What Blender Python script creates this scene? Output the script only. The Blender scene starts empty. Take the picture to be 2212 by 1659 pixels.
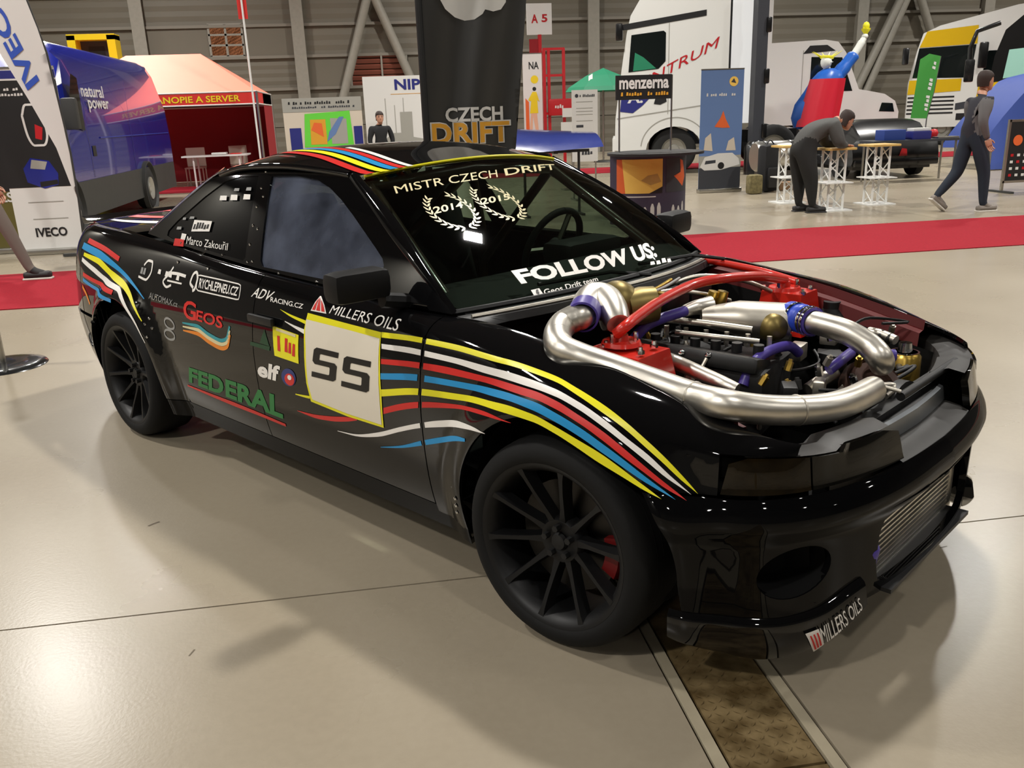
import bpy, bmesh, math, random
import numpy as np
from mathutils import Vector, Matrix
from mathutils.geometry import delaunay_2d_cdt
np.seterr(all='ignore')
random.seed(7)
R = math.radians
scn = bpy.context.scene
COL = scn.collection

# ---------------------------------------------------------------- camera, world, lamps, exposure
cam_data = bpy.data.cameras.new('camera'); cam = bpy.data.objects.new('camera', cam_data); COL.objects.link(cam)
cam_data.sensor_width = 36; cam_data.lens = 30.42; cam_data.clip_start = .05; cam_data.clip_end = 300
_r, _u, _f = Vector((0.986884, -0.157598, -0.03496)), Vector((0.080108, 0.290093, 0.95364)), Vector((0.14015, 0.943933, -0.298913))
cam.matrix_world = Matrix(((_r.x, _u.x, -_f.x, -1.0717), (_r.y, _u.y, -_f.y, -2.6207), (_r.z, _u.z, -_f.z, 1.4525), (0, 0, 0, 1)))
scn.camera = cam
world = bpy.data.worlds.new('hall_air'); scn.world = world; world.use_nodes = True
world.node_tree.nodes['Background'].inputs[0].default_value = (.80, .86, 1, 1)
world.node_tree.nodes['Background'].inputs[1].default_value = .10
scn.view_settings.view_transform = 'Standard'; scn.view_settings.look = 'None'
scn.view_settings.gamma = 1; scn.view_settings.use_curve_mapping = False
scn.view_settings.exposure = -0.12
scn.cycles.max_bounces = 8; scn.cycles.diffuse_bounces = 3; scn.cycles.glossy_bounces = 3; scn.cycles.transmission_bounces = 4; scn.cycles.transparent_max_bounces = 8
LAMP_W = 780
LAMP_SPREAD = 150
CEIL = 10.5
lamp_dim = {(-7.5, 18.6): .45, (2, -5.8): .25, (12, -5.8): .4, (22, -5.8): .5, (2, -15.4): .3, (12, -15.4): .3, (22, -15.4): .3, (-8, -15.4): .6, (-18, -15.4): .6}     # lamps dimmed, the front ones to deepen the shade around the car's nose
lamp_spots = [(x, y) for x in (-18, -8, 2, 12, 22) for y in (-15.4, -5.8, 3.8, 13.4, 23)] + [(-7.5, 18.6)]
# ---------------------------------------------------------------- helpers
def lin(c):
    c = [v/255 for v in c]; return tuple(v/12.92 if v <= .04045 else ((v+.055)/1.055)**2.4 for v in c) + (1,)
MATS = {}
def mat(name, rgb=(128,128,128), rough=.5, metal=0, coat=0, spec=.5, vary=.0, scale=8, bump=0, emit=0, trans=0, ior=1.45, alpha=1, rvary=.0, rgb2=None, rot=None):
    if name in MATS: return MATS[name]
    m = bpy.data.materials.new(name); m.use_nodes = True; nt = m.node_tree; b = nt.nodes['Principled BSDF']
    c = lin(rgb); b.inputs['Base Color'].default_value = c; b.inputs['Roughness'].default_value = rough
    b.inputs['Metallic'].default_value = metal; b.inputs['Coat Weight'].default_value = coat; b.inputs['Coat Roughness'].default_value = .03
    b.inputs['Specular IOR Level'].default_value = spec; b.inputs['IOR'].default_value = ior
    b.inputs['Transmission Weight'].default_value = trans; b.inputs['Alpha'].default_value = alpha
    if emit: b.inputs['Emission Color'].default_value = c; b.inputs['Emission Strength'].default_value = emit
    tc = nt.nodes.new('ShaderNodeTexCoord'); no = nt.nodes.new('ShaderNodeTexNoise'); no.inputs['Scale'].default_value = scale; no.inputs['Detail'].default_value = 5
    nt.links.new(tc.outputs['Object'], no.inputs['Vector'])
    if vary or rgb2:
        r = nt.nodes.new('ShaderNodeValToRGB'); c2 = lin(rgb2) if rgb2 else tuple(v*(1-vary) for v in c[:3])+(1,)
        r.color_ramp.elements[0].color = c2; r.color_ramp.elements[1].color = c
        r.color_ramp.elements[0].position = .35; r.color_ramp.elements[1].position = .65
        nt.links.new(no.outputs['Fac'], r.inputs['Fac']); nt.links.new(r.outputs['Color'], b.inputs['Base Color'])
    mr = nt.nodes.new('ShaderNodeMapRange'); rv = rvary or .03
    mr.inputs['To Min'].default_value = max(0, rough-rv); mr.inputs['To Max'].default_value = min(1, rough+rv)
    nt.links.new(no.outputs['Fac'], mr.inputs['Value']); nt.links.new(mr.outputs['Result'], b.inputs['Roughness'])
    if bump:
        bp = nt.nodes.new('ShaderNodeBump'); bp.inputs['Strength'].default_value = bump; bp.inputs['Distance'].default_value = .01
        nt.links.new(no.outputs['Fac'], bp.inputs['Height']); nt.links.new(bp.outputs['Normal'], b.inputs['Normal'])
    MATS[name] = m; return m

def link(o, parent=None):
    COL.objects.link(o)
    if parent is not None: o.parent = parent
    return o
def tag(o, label=None, cat=None, group=None, kind=None):
    if label: o['label'] = label
    if cat: o['category'] = cat
    if group: o['group'] = group
    if kind: o['kind'] = kind
    return o
def empty(name, loc=(0,0,0), rz=0, parent=None):
    o = bpy.data.objects.new(name, None); o.location = loc; o.rotation_euler = (0, 0, rz); o.empty_display_size = .1
    return link(o, parent)
def thing(name, label, cat, loc=(0,0,0), rz=0, group=None):
    return tag(empty(name, loc, rz), label, cat, group)
def raw(name, V, F, m, parent=None, smooth=None, normals=None, loc=None, rz=0, loopn=None):
    me = bpy.data.meshes.new(name); me.from_pydata([tuple(map(float, v)) for v in V], [], F); me.materials.append(m)
    if smooth is not None:
        me.polygons.foreach_set('use_smooth', [True]*len(me.polygons))
        if loopn is not None: me.normals_split_custom_set([tuple(map(float, n)) for n in loopn])
        elif normals is not None: me.normals_split_custom_set_from_vertices([tuple(map(float, n)) for n in normals])
        elif smooth < 179: me.set_sharp_from_angle(angle=R(smooth))
    me.update(); o = bpy.data.objects.new(name, me)
    if loc is not None: o.location = loc
    if rz: o.rotation_euler = (0, 0, rz)
    return link(o, parent)
def copy_tree(o, parent=None):
    c = o.copy(); COL.objects.link(c); c.parent = parent
    for ch in list(o.children): copy_tree(ch, c)
    return c
def frame_of(d):
    d = Vector(d).normalized(); a = Vector((0,0,1)) if abs(d.z) < .9 else Vector((1,0,0))
    u = d.cross(a).normalized(); return u, d.cross(u)
def smooth_path(P, n=8):
    P = [Vector(p) for p in P]; out = []
    for i in range(len(P)-1):
        p0, p1, p2, p3 = P[max(i-1,0)], P[i], P[i+1], P[min(i+2, len(P)-1)]
        for k in range(n):
            t = k/n
            out.append(.5*((2*p1) + (p2-p0)*t + (2*p0-5*p1+4*p2-p3)*t*t + (3*p1-p0-3*p2+p3)*t**3))
    return out + [P[-1]]
class MB:
    def __init__(s): s.V = []; s.F = []
    def add(s, V, F):
        n = len(s.V); s.V += [tuple(v) for v in V]; s.F += [tuple(i+n for i in f) for f in F]; return s
    def box(s, c, d, rz=0, taper=(1,1), M=None):
        x, y, z = d[0]/2, d[1]/2, d[2]/2; tx, ty = taper
        V = [Vector(p) for p in ((-x,-y,-z),(x,-y,-z),(x,y,-z),(-x,y,-z),(-x*tx,-y*ty,z),(x*tx,-y*ty,z),(x*tx,y*ty,z),(-x*tx,y*ty,z))]
        if rz: V = [Matrix.Rotation(rz, 3, 'Z') @ v for v in V]
        if M is not None: V = [M @ v for v in V]
        return s.add([v + Vector(c) for v in V], [(0,3,2,1),(4,5,6,7),(0,1,5,4),(1,2,6,5),(2,3,7,6),(3,0,4,7)])
    def bbox(s, c, d, b=.01, rz=0, M=None):        # bevelled box
        bm = bmesh.new(); bmesh.ops.create_cube(bm, size=1)
        bmesh.ops.scale(bm, vec=d, verts=bm.verts); bmesh.ops.bevel(bm, geom=list(bm.edges), offset=b, segments=2, profile=.6, affect='EDGES')
        V = [v.co.copy() for v in bm.verts]; bm.verts.index_update(); F = [[v.index for v in f.verts] for f in bm.faces]; bm.free()
        if rz: V = [Matrix.Rotation(rz, 3, 'Z') @ v for v in V]
        if M is not None: V = [M @ v for v in V]
        return s.add([v + Vector(c) for v in V], F)
    def tube(s, P, r, n=12, cap=True):
        P = [Vector(p) for p in P]; m = len(P); rr = r if hasattr(r, '__len__') else [r]*m
        T = [(P[min(i+1, m-1)] - P[max(i-1, 0)]).normalized() for i in range(m)]
        u, w = frame_of(T[0]); V = []
        for i in range(m):
            u = (u - T[i]*u.dot(T[i])).normalized(); w = T[i].cross(u)
            V += [P[i] + rr[i]*(u*math.cos(2*math.pi*k/n) + w*math.sin(2*math.pi*k/n)) for k in range(n)]
        F = [(i*n+k, i*n+(k+1)%n, (i+1)*n+(k+1)%n, (i+1)*n+k) for i in range(m-1) for k in range(n)]
        if cap: F += [tuple(range(n))[::-1], tuple((m-1)*n+k for k in range(n))]
        return s.add(V, F)
    def cyl(s, a, b, r, n=16, r2=None): return s.tube([a, b], [r, r if r2 is None else r2], n)
    def lathe(s, prof, o=(0,0,0), ax=(0,0,1), n=32, close=False):
        ax = Vector(ax).normalized(); u, w = frame_of(ax); o = Vector(o); m = len(prof)
        V = [o + ax*h + r*(u*math.cos(2*math.pi*k/n) + w*math.sin(2*math.pi*k/n)) for r, h in prof for k in range(n)]
        F = [(i*n+k, i*n+(k+1)%n, ((i+1)%m)*n+(k+1)%n, ((i+1)%m)*n+k) for i in range(m if close else m-1) for k in range(n)]
        return s.add(V, F)
    def ball(s, c, r, n=16, sc=(1,1,1), M=None):
        m = n//2; V = []; M = M or Matrix.Identity(3)
        for i in range(m+1):
            a = math.pi*i/m
            V += [Vector(c) + M @ Vector((r*sc[0]*math.sin(a)*math.cos(2*math.pi*k/n), r*sc[1]*math.sin(a)*math.sin(2*math.pi*k/n), r*sc[2]*math.cos(a))) for k in range(n)]
        return s.add(V, [(i*n+k, (i+1)*n+k, (i+1)*n+(k+1)%n, i*n+(k+1)%n) for i in range(m) for k in range(n)])
    def prism(s, poly, h0, h1, M=None):              # polygon in x,y extruded in z
        n = len(poly); V = [Vector((x, y, h0)) for x, y in poly] + [Vector((x, y, h1)) for x, y in poly]
        if M is not None: V = [M @ v for v in V]
        return s.add(V, [tuple(range(n))[::-1], tuple(range(n, 2*n))] + [(k, (k+1)%n, n+(k+1)%n, n+k) for k in range(n)])
    def grid(s, pts, nu, nv, wrap=False):
        F = [(i*nv+j, i*nv+(j+1)%nv, (i+1)*nv+(j+1)%nv, (i+1)*nv+j) for i in range(nu-1) for j in range(nv if wrap else nv-1)]
        return s.add(pts, F)
    def build(s, name, m, parent=None, smooth=35, loc=None, rz=0): return raw(name, s.V, s.F, m, parent, smooth, None, loc, rz)
XZ = Matrix(((1,0,0),(0,0,-1),(0,1,0)))             # prism drawn in x,z and extruded along -y
def inpoly(P, poly):
    x, y = P[:,0], P[:,1]; r = np.zeros(len(P), bool); n = len(poly)
    for i in range(n):
        x0, y0 = poly[i]; x1, y1 = poly[(i+1)%n]
        c = ((y0 > y) != (y1 > y)) & (x < (x1-x0)*(y-y0)/((y1-y0) if y1 != y0 else 1e-12) + x0); r ^= c
    return r
def resample(poly, sa, sb):
    out = []
    for i in range(len(poly)):
        a = np.array(poly[i], float); b = np.array(poly[(i+1)%len(poly)], float)
        k = max(1, int(math.ceil(max(abs(b[0]-a[0])/sa, abs(b[1]-a[1])/sb))))
        out += [a + (b-a)*j/k for j in range(k)]
    return np.array(out)
def panel(name, f, outline, m, parent=None, sa=.03, sb=None, holes=(), off=0., flange=.012, mirror=False, twin=False):
    """sheet cut from the surface f(a, b): outline and holes are polygons in (a, b); edges are turned in by `flange`."""
    sb = sb or sa; loops = [resample(p, sa, sb) for p in (outline,)+tuple(holes)]
    B = np.concatenate(loops); lo, hi = B.min(0), B.max(0)
    ga, gb = np.meshgrid(np.arange(lo[0]+sa/2, hi[0], sa), np.arange(lo[1]+sb/2, hi[1], sb), indexing='ij')
    G = np.stack([ga.ravel(), gb.ravel()], 1)
    if len(G):
        k = inpoly(G, loops[0])
        for h in loops[1:]: k &= ~inpoly(G, h)
        G = G[k]
    if len(G):
        sc = np.array([1/sa, 1/sb]); d = np.full(len(G), 9.)
        for c in range(0, len(B), 400): d = np.minimum(d, np.sqrt((((G[:,None]-B[None,c:c+400])*sc)**2).sum(-1)).min(1))
        G = G[d > .45]
    P = np.concatenate([B, G]) if len(G) else B
    E = []; n0 = 0
    for l in loops: E += [(n0+i, n0+(i+1)%len(l)) for i in range(len(l))]; n0 += len(l)
    sc = max(hi-lo); r = delaunay_2d_cdt([Vector((float(q[0]/sa), float(q[1]/sb))) for q in P], E, [], 0, 1e-6)
    Q = np.array([(v.x*sa, v.y*sb) for v in r[0]]); T = np.array([t for t in r[2]])
    C = Q[T].mean(1); k = inpoly(C, loops[0])
    for h in loops[1:]: k &= ~inpoly(C, h)
    T = T[k]; X = f(Q[:,0], Q[:,1], off); N = normal(f, Q[:,0], Q[:,1])
    if twin:
        z0 = (np.abs(Q[:,0]) < 1e-5) | (np.abs(Q[:,0]-S_END) < 1e-5); X[z0,1] = 0; N[z0,1] = 0
    n = np.cross(X[T[:,1]]-X[T[:,0]], X[T[:,2]]-X[T[:,0]]); fl = (n*N[T].mean(1)).sum(1) < 0
    T[fl] = T[fl][:, ::-1]
    V = X.tolist(); F = T.tolist(); LN = [N[v] for t in F for v in t]
    if flange:
        cnt = {}
        for t in F:
            for a, b in ((t[0],t[1]),(t[1],t[2]),(t[2],t[0])): cnt[(a,b)] = 1
        be = [(a,b) for a, b in cnt if (b,a) not in cnt and not (twin and abs(X[a][1]) < 1e-4 and abs(X[b][1]) < 1e-4)]; mp = {}; on = {}
        for a, b in be:
            e = X[b]-X[a]; o = np.cross(e, N[a]); o = o/(np.linalg.norm(o)+1e-12)
            for v in (a, b):
                if v not in mp: mp[v] = len(V); V.append((X[v]-flange*N[v]).tolist()); on[v] = np.zeros(3)
                on[v] = on[v]+o
        for a, b in be:
            F.append([b, a, mp[a], mp[b]]); LN += [on[b], on[a], on[a], on[b]]
    V = np.array(V); LN = np.array(LN); LN /= np.maximum(np.linalg.norm(LN, axis=1, keepdims=True), 1e-9)
    if mirror or twin:
        V2 = V*[1,-1,1]; n0 = 0; F2 = []; L2 = []
        for t in F: k = len(t); F2.append(t[::-1]); L2 += [LN[n0+k-1-i]*[1,-1,1] for i in range(k)]; n0 += k
        if mirror: V, F, LN = V2, F2, np.array(L2)
        else:
            n = len(V); mpv = [i if abs(V[i][1]) < 1e-4 else n+i for i in range(n)]
            F = F + [[mpv[i] for i in t] for t in F2]; V = np.concatenate([V, V2]); LN = np.concatenate([LN, np.array(L2)])
            used = sorted({i for t in F for i in t}); ren = {u: i for i, u in enumerate(used)}; V = V[used]; F = [[ren[i] for i in t] for t in F]
    return raw(name, V, F, m, parent, 180, None, loopn=LN)
TXT = {}
def text_mesh(body, bold=.0, shear=0., res=3, space=1.):
    key = (body, bold, shear, space)
    if key in TXT: return TXT[key]
    cu = bpy.data.curves.new('t', 'FONT'); cu.body = body; cu.offset = bold; cu.shear = shear; cu.resolution_u = res; cu.fill_mode = 'FRONT'; cu.space_character = space
    o = bpy.data.objects.new('t', cu); COL.objects.link(o); me = bpy.data.meshes.new_from_object(o)
    V = np.array([v.co[:2] for v in me.vertices]); F = [list(p.vertices) for p in me.polygons]
    bpy.data.objects.remove(o); bpy.data.curves.remove(cu); bpy.data.meshes.remove(me)
    V = (V - V.min(0))/(V.max(0)-V.min(0)); TXT[key] = (V, F); return V, F
def quad_map(V, q):                                   # q: bottom-left, bottom-right, top-right, top-left
    q = np.array(q, float); u, v = V[:,:1], V[:,1:2]
    return q[0]*(1-u)*(1-v) + q[1]*u*(1-v) + q[2]*u*v + q[3]*(1-u)*v
def letters(name, f, body, q, m, parent, bold=.0, shear=0., off=.002, space=1.):
    V, F = text_mesh(body, bold, shear, 3, space); P = quad_map(V, q); X = f(P[:,0], P[:,1], off); N = normal(f, P[:,0], P[:,1])
    a = np.array([X[t[1]]-X[t[0]] for t in F]); b = np.array([X[t[2]]-X[t[0]] for t in F])
    fl = (np.cross(a, b)*np.array([N[t[0]] for t in F])).sum(1) < 0
    return raw(name, X, [t[::-1] if k else t for t, k in zip(F, fl)], m, parent, 180, N)
def ribbon(name, f, A, B, m, parent, off=.0016, n=6):
    """strip between two edge lines given in surface coordinates."""
    def rs(P):
        P = np.array(P, float); d = np.concatenate([[0], np.cumsum(np.hypot(*np.diff(P, axis=0).T))]); t = np.linspace(0, d[-1], len(P)*n)
        return np.stack([pchip(d, P[:,0], t), pchip(d, P[:,1], t)], 1)
    k = max(len(A), len(B)); a, b = rs(A), rs(B)
    if len(a) != len(b):
        t = np.linspace(0, 1, max(len(a), len(b))); f2 = lambda P: np.stack([np.interp(t, np.linspace(0,1,len(P)), P[:,i]) for i in (0,1)], 1); a, b = f2(a), f2(b)
    rows = [a + (b-a)*w for w in (0, .5, 1)]; Q = np.concatenate(rows); L = len(a)
    X = f(Q[:,0], Q[:,1], off); N = normal(f, Q[:,0], Q[:,1]); F = []
    for r in range(2):
        for i in range(L-1): F.append([r*L+i, r*L+i+1, (r+1)*L+i+1, (r+1)*L+i])
    X0 = np.array(X); F = [t if np.dot(np.cross(X0[t[1]]-X0[t[0]], X0[t[2]]-X0[t[0]]), N[t[0]]) + np.dot(np.cross(X0[t[2]]-X0[t[0]], X0[t[3]]-X0[t[0]]), N[t[0]]) >= 0 else t[::-1] for t in F]
    return raw(name, X, F, m, parent, 180, N)
def stroke(name, f, P, w, m, parent, off=.0016, n=5):
    """line of given width along a path on a surface (width in metres, tapering when w is a list)."""
    P = np.array(P, float); d = np.concatenate([[0], np.cumsum(np.hypot(*np.diff(P, axis=0).T))]); t = np.linspace(0, d[-1], len(P)*n)
    C = np.stack([pchip(d, P[:,0], t), pchip(d, P[:,1], t)], 1); W = np.interp(t, np.linspace(0, d[-1], len(w)), w) if hasattr(w, '__len__') else np.full(len(t), w)
    T = np.gradient(C, axis=0); T /= np.maximum(np.linalg.norm(T, axis=1, keepdims=True), 1e-9); Nn = np.stack([-T[:,1], T[:,0]], 1)*W[:,None]/2
    Q = np.concatenate([C+Nn, C-Nn]); L = len(C); X = f(Q[:,0], Q[:,1], off); N = normal(f, Q[:,0], Q[:,1])
    F = [[i, i+1, L+i+1, L+i] for i in range(L-1)]
    F = [q if np.dot(np.cross(X[q[1]]-X[q[0]], X[q[2]]-X[q[0]]), N[q[0]]) >= 0 else q[::-1] for q in F]
    return raw(name, X, F, m, parent, 180, N)
def patch(name, f, poly, m, parent, off=.0016, sa=.04): return panel(name, f, poly, m, parent, sa, None, (), off, 0)
def flat(o, ux, uy):                                   # flat printed surface through o
    o, ux, uy = (np.array(v, float) for v in (o, ux, uy)); n = np.cross(ux, uy); n /= np.linalg.norm(n)
    def f(a, b, off=0.): a = np.asarray(a, float)[..., None]; b = np.asarray(b, float)[..., None]; return o + a*ux + b*uy + off*n
    f.__name__ = 'flat_print'; return f
def greek(f, q, m, parent, n=7, off=.004, seed=1):
    # lettering too small to read in the photograph: a row of letter-sized marks
    r = random.Random(seed); P = []; F = []; u = 0.
    for k in range(n):
        w = 1/n; g = w*r.uniform(.16,.30)
        if r.random() < .16: continue
        t = r.choice([.72, 1., 1., .8]); b = r.choice([0, 0, 0, .1]); i = len(P)
        P += [(k*w, b), (k*w+w-g, b), (k*w+w-g, t), (k*w+(w-g)*.2, t)]; F.append([i, i+1, i+2, i+3])
    P = quad_map(np.array(P), q); X = f(P[:,0], P[:,1], off); N = normal(f, P[:,0], P[:,1])
    F = [t if np.dot(np.cross(X[t[1]]-X[t[0]], X[t[2]]-X[t[0]]), N[t[0]]) > 0 else t[::-1] for t in F]
    return raw('small_print', X, F, m, parent, 180, N)
def box4(x0, z0, x1, z1): return [(x0,z0),(x1,z0),(x1,z1),(x0,z1)]
def circle(c, r, n=28, r2=None, a0=0, a1=2*math.pi):
    return [(c[0]+r*math.cos(a0+(a1-a0)*k/n), c[1]+(r2 or r)*math.sin(a0+(a1-a0)*k/n)) for k in range(n)]
# ---------------------------------------------------------------- car body surfaces
# car frame: x forward (front axle at 0), y to the car's left, z up; right side of the car is y < 0
def pchip(xs, ys, q):
    xs = np.asarray(xs, float); ys = np.asarray(ys, float); q = np.clip(q, xs[0], xs[-1])
    h = np.diff(xs); d = np.diff(ys) / h
    m = np.zeros_like(ys)
    for i in range(1, len(xs) - 1):
        if d[i-1] * d[i] > 0:
            w1 = 2*h[i] + h[i-1]; w2 = h[i] + 2*h[i-1]
            m[i] = (w1 + w2) / (w1/d[i-1] + w2/d[i])
    m[0] = d[0]; m[-1] = d[-1]
    i = np.clip(np.searchsorted(xs, q) - 1, 0, len(xs) - 2)
    t = (q - xs[i]) / h[i]
    return ((1+2*t)*(1-t)**2*ys[i] + t*(1-t)**2*h[i]*m[i] + t*t*(3-2*t)*ys[i+1] + t*t*(t-1)*h[i]*m[i+1])

def table(xs, ys, sm=0.0, n=1200):
    g = np.linspace(xs[0], xs[-1], n); v = pchip(xs, ys, g)
    if sm:
        k = max(1, int(sm / (g[1]-g[0]))); w = np.exp(-0.5*(np.arange(-3*k, 3*k+1)/k)**2); w /= w.sum()
        pad = 3*k
        ext = np.concatenate([2*v[0]-v[pad:0:-1], v, 2*v[-1]-v[-2:-pad-2:-1]])
        v = np.convolve(ext, w, 'valid')
    return lambda q: np.interp(q, g, v)

PLAN = [(.765,0),(.76,-.15),(.74,-.34),(.70,-.50),(.635,-.64),(.55,-.735),(.44,-.793),(.30,-.822),(.0,-.832),(-.5,-.833),(-1.2,-.834),
        (-2.0,-.834),(-2.7,-.828),(-3.1,-.812),(-3.35,-.785),(-3.53,-.735),(-3.64,-.645),(-3.69,-.5),(-3.715,-.25),(-3.72,0)]
_P = np.array(PLAN); _c = np.concatenate([[0], np.cumsum(np.hypot(*np.diff(_P, axis=0).T))])
S_END = _c[-1]
_px, _py = table(_c, _P[:,0], .05, 3000), table(_c, _P[:,1], .05, 3000)
def plan(s):
    s = np.clip(np.asarray(s, float), 0, S_END); e = 1e-3
    x, y = _px(s), _py(s)
    tx, ty = _px(np.minimum(s+e, S_END))-_px(np.maximum(s-e, 0)), _py(np.minimum(s+e, S_END))-_py(np.maximum(s-e, 0)); l = np.hypot(tx, ty)
    nx, ny = -ty/l, tx/l*np.clip(np.minimum(s, S_END-s)/.03, 0, 1)      # outward normal, symmetric at the centre line
    return x, y, nx, ny
_sg = np.linspace(0, S_END, 4000); _xg = _px(_sg)
def s_of_x(x): return np.interp(-np.asarray(x, float), -_xg, _sg)
def s_of_y(y): return np.interp(-np.asarray(y, float), -_py(_sg[:1000]), _sg[:1000])   # front face only, y <= 0

_ZK = [.06,.12,.17,.22,.30,.38,.43,.465,.49,.53,.555,.575,.60,.66,.72,.78,.84,.90,.96]
_side  = table(_ZK, [.13,.095,.070,.048,.026,.012,.007,.004,.003,.001,.000,.000,.000,.003,.011,.024,.044,.075,.12], .025)
_front = table(_ZK, [.09,.060,.040,.034,.032,.030,.027,.010,.000,.014,.034,.042,.046,.062,.09,.13,.17,.22,.30], .009)
_corn  = table(_ZK, [.11,.075,.055,.042,.032,.026,.021,.008,.000,.011,.026,.032,.036,.046,.066,.09,.13,.17,.23], .009)
_rear  = table(_ZK, [.16,.12,.09,.06,.03,.015,.008,.004,.002,.000,.000,.004,.010,.014,.020,.028,.04,.065,.12], .025)
S_C1, S_C2, S_C3 = .40, .86, 1.32        # nose -> corner -> side
S_R1 = float(s_of_x(-3.2)); S_R2 = float(s_of_x(-3.62))
def smooth(a, b, q): t = np.clip((q-a)/(b-a), 0, 1); return t*t*(3-2*t)
WHEEL_F, WHEEL_R, ARCH = (0.02, .315), (-2.70, .315), (.372, .372)
def inset(s, z):
    a, b, c, r = _front(z), _corn(z), _side(z), _rear(z)
    k1, k2, k3 = smooth(S_C1, S_C2, s), smooth(S_C2, S_C3, s), smooth(S_R1, S_R2, s)
    d = a*(1-k1) + (b*(1-k2) + (c*(1-k3) + r*k3)*k2)*k1
    x, y = _px(s), _py(s)
    for (cx, cz), R, amp, wd in ((WHEEL_F, ARCH[0], .034, .13), (WHEEL_R, ARCH[1], .048, .12)):
        rr = np.hypot(x-cx, np.maximum(z-cz, 0)*1.0 + np.minimum(z-cz, 0)*.35)
        f = np.clip((rr-R)/wd, 0, 1)
        d = d - amp*(1-f)**2*(1+2*f) * np.where(s > .55, 1, 0)*smooth(.62, 1.05, s)
    return d
# top roll: inner edge of the wing (bonnet gap / window line / boot gap), by x on the sides and by s round the front corner
_XI = [-3.72,-3.6,-3.4,-3.0,-2.6,-2.24,-1.62,-1.13,-.70,-.50,-.42,-.13,.06,.24,.40]
_ZI = [.945,.955,.968,.968,.955,.938,.906,.890,.866,.862,.862,.832,.808,.772,.735]
_YI = [.50,.555,.61,.65,.685,.71,.725,.728,.722,.70,.688,.668,.655,.640,.622]
_SI = [0., .45, .62, .75, .86] + [float(s_of_x(x)) for x in _XI[::-1]]
_zin = table(_SI, [.655, .662, .672, .694, .712] + _ZI[::-1], .05, 3000)
_hin = table(_SI, [.05, .05, .055, .10, .145] + [float(-_py(s_of_x(x))) - y for x, y in zip(_XI[::-1], _YI[::-1])], .05, 3000)
ROLL = .14
def zk(s): return _zin(s) - .075
def ltop(s): return zk(s) + ROLL
def surf(s, L, off=0.0):
    """body side: s = distance along the plan outline, L = height (L rolls over inwards above zk)."""
    s = np.asarray(s, float) + 0*np.asarray(L, float); L = np.asarray(L, float) + 0*s
    x, y, nx, ny = plan(s)
    k = zk(s); wide = s > .5                  # wings, doors, quarters roll over
    zz = np.where(wide, np.minimum(L, k), L)
    h, Z = inset(s, zz), zz
    t = np.clip((L-k)/ROLL, 0, 1)*np.where(wide, 1, 0)
    e = .004; hk = inset(s, k); dd = (hk - inset(s, k-e))/e
    hi, zi = np.maximum(_hin(s), hk+.004), _zin(s)
    h1, z1 = hk + dd*.05, k + .05
    h2, z2 = hi + (hk-hi)*.45, zi - .004
    u = 1-t
    h = np.where(t > 0, u**3*hk + 3*u*u*t*h1 + 3*u*t*t*h2 + t**3*hi, h)
    Z = np.where(t > 0, u**3*k + 3*u*u*t*z1 + 3*u*t*t*z2 + t**3*zi, Z)
    P = np.stack([x - nx*h, y - ny*h, Z], -1)
    if np.any(off): P = P + off*normal(surf, s, L)
    return P
SGN = {'glass_side': -1, 'screen': -1, 'roof': -1, 'flat_print': -1}
def normal(f, a, b, e=2e-3):
    da = f(a+e, b) - f(a-e, b); db = f(a, b+e) - f(a, b-e)
    n = np.cross(db, da)*SGN.get(f.__name__, 1); n /= np.maximum(np.linalg.norm(n, axis=-1, keepdims=True), 1e-12)
    return n
# greenhouse side (window plane), coordinates a = x, b = z
_gy = table([-3.0,-2.7,-2.4,-2.0,-1.5,-1.0,-.7,-.45], [.655,.685,.705,.722,.728,.724,.715,.697], .06)
def glass_side(x, z, off=0.0):
    x = np.asarray(x, float); z = np.asarray(z, float)
    y = -(_gy(x) - .40*(z-.88) - .22*np.maximum(z-.88, 0)**2)
    P = np.stack([x, y, z + 0*x], -1)
    if np.any(off): P = P + off*normal(glass_side, x, z)
    return P
# windscreen, coordinates a in [-1,1] across (y), b in [0,1] bottom to top
def screen(a, b, off=0.0):
    a = np.asarray(a, float); b = np.asarray(b, float)
    y0, y1 = .690, .520
    y = a*(y0 + (y1-y0)*b)
    bow = (1-a*a)
    x = (-.515 + .155*bow)*(1-b) + (-1.150 + .075*bow)*b + .020*np.sin(np.pi*b)
    z = (.868 + .018*bow)*(1-b) + (1.252 + .040*bow)*b + .022*np.sin(np.pi*b)
    P = np.stack([x, y, z], -1)
    if np.any(off): P = P + off*normal(screen, a, b)
    return P
_zr = table([-2.25,-2.1,-1.9,-1.6,-1.35,-1.15,-1.05], [1.285,1.318,1.340,1.350,1.338,1.305,1.288], .05)
_ye = table([-2.3,-2.1,-1.9,-1.6,-1.3,-1.1], [.535,.55,.558,.560,.553,.54], .05)
_ze = table([-2.3,-2.1,-1.9,-1.6,-1.3,-1.1], [1.205,1.252,1.283,1.292,1.277,1.255], .05)
def roof(x, a, off=0.0):
    """x along, a in [-1,1] across."""
    x = np.asarray(x, float); a = np.asarray(a, float)
    xx = x - .07*(a*a)*smooth(-1.5, -1.1, x) + .10*(a*a)*0
    y = a*_ye(x); z = _ze(x) + (_zr(x)-_ze(x))*(1-np.abs(a)**2.6)
    P = np.stack([xx, y, z], -1)
    if np.any(off):
        P = P + off*normal(roof, x, a)
    return P
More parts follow.
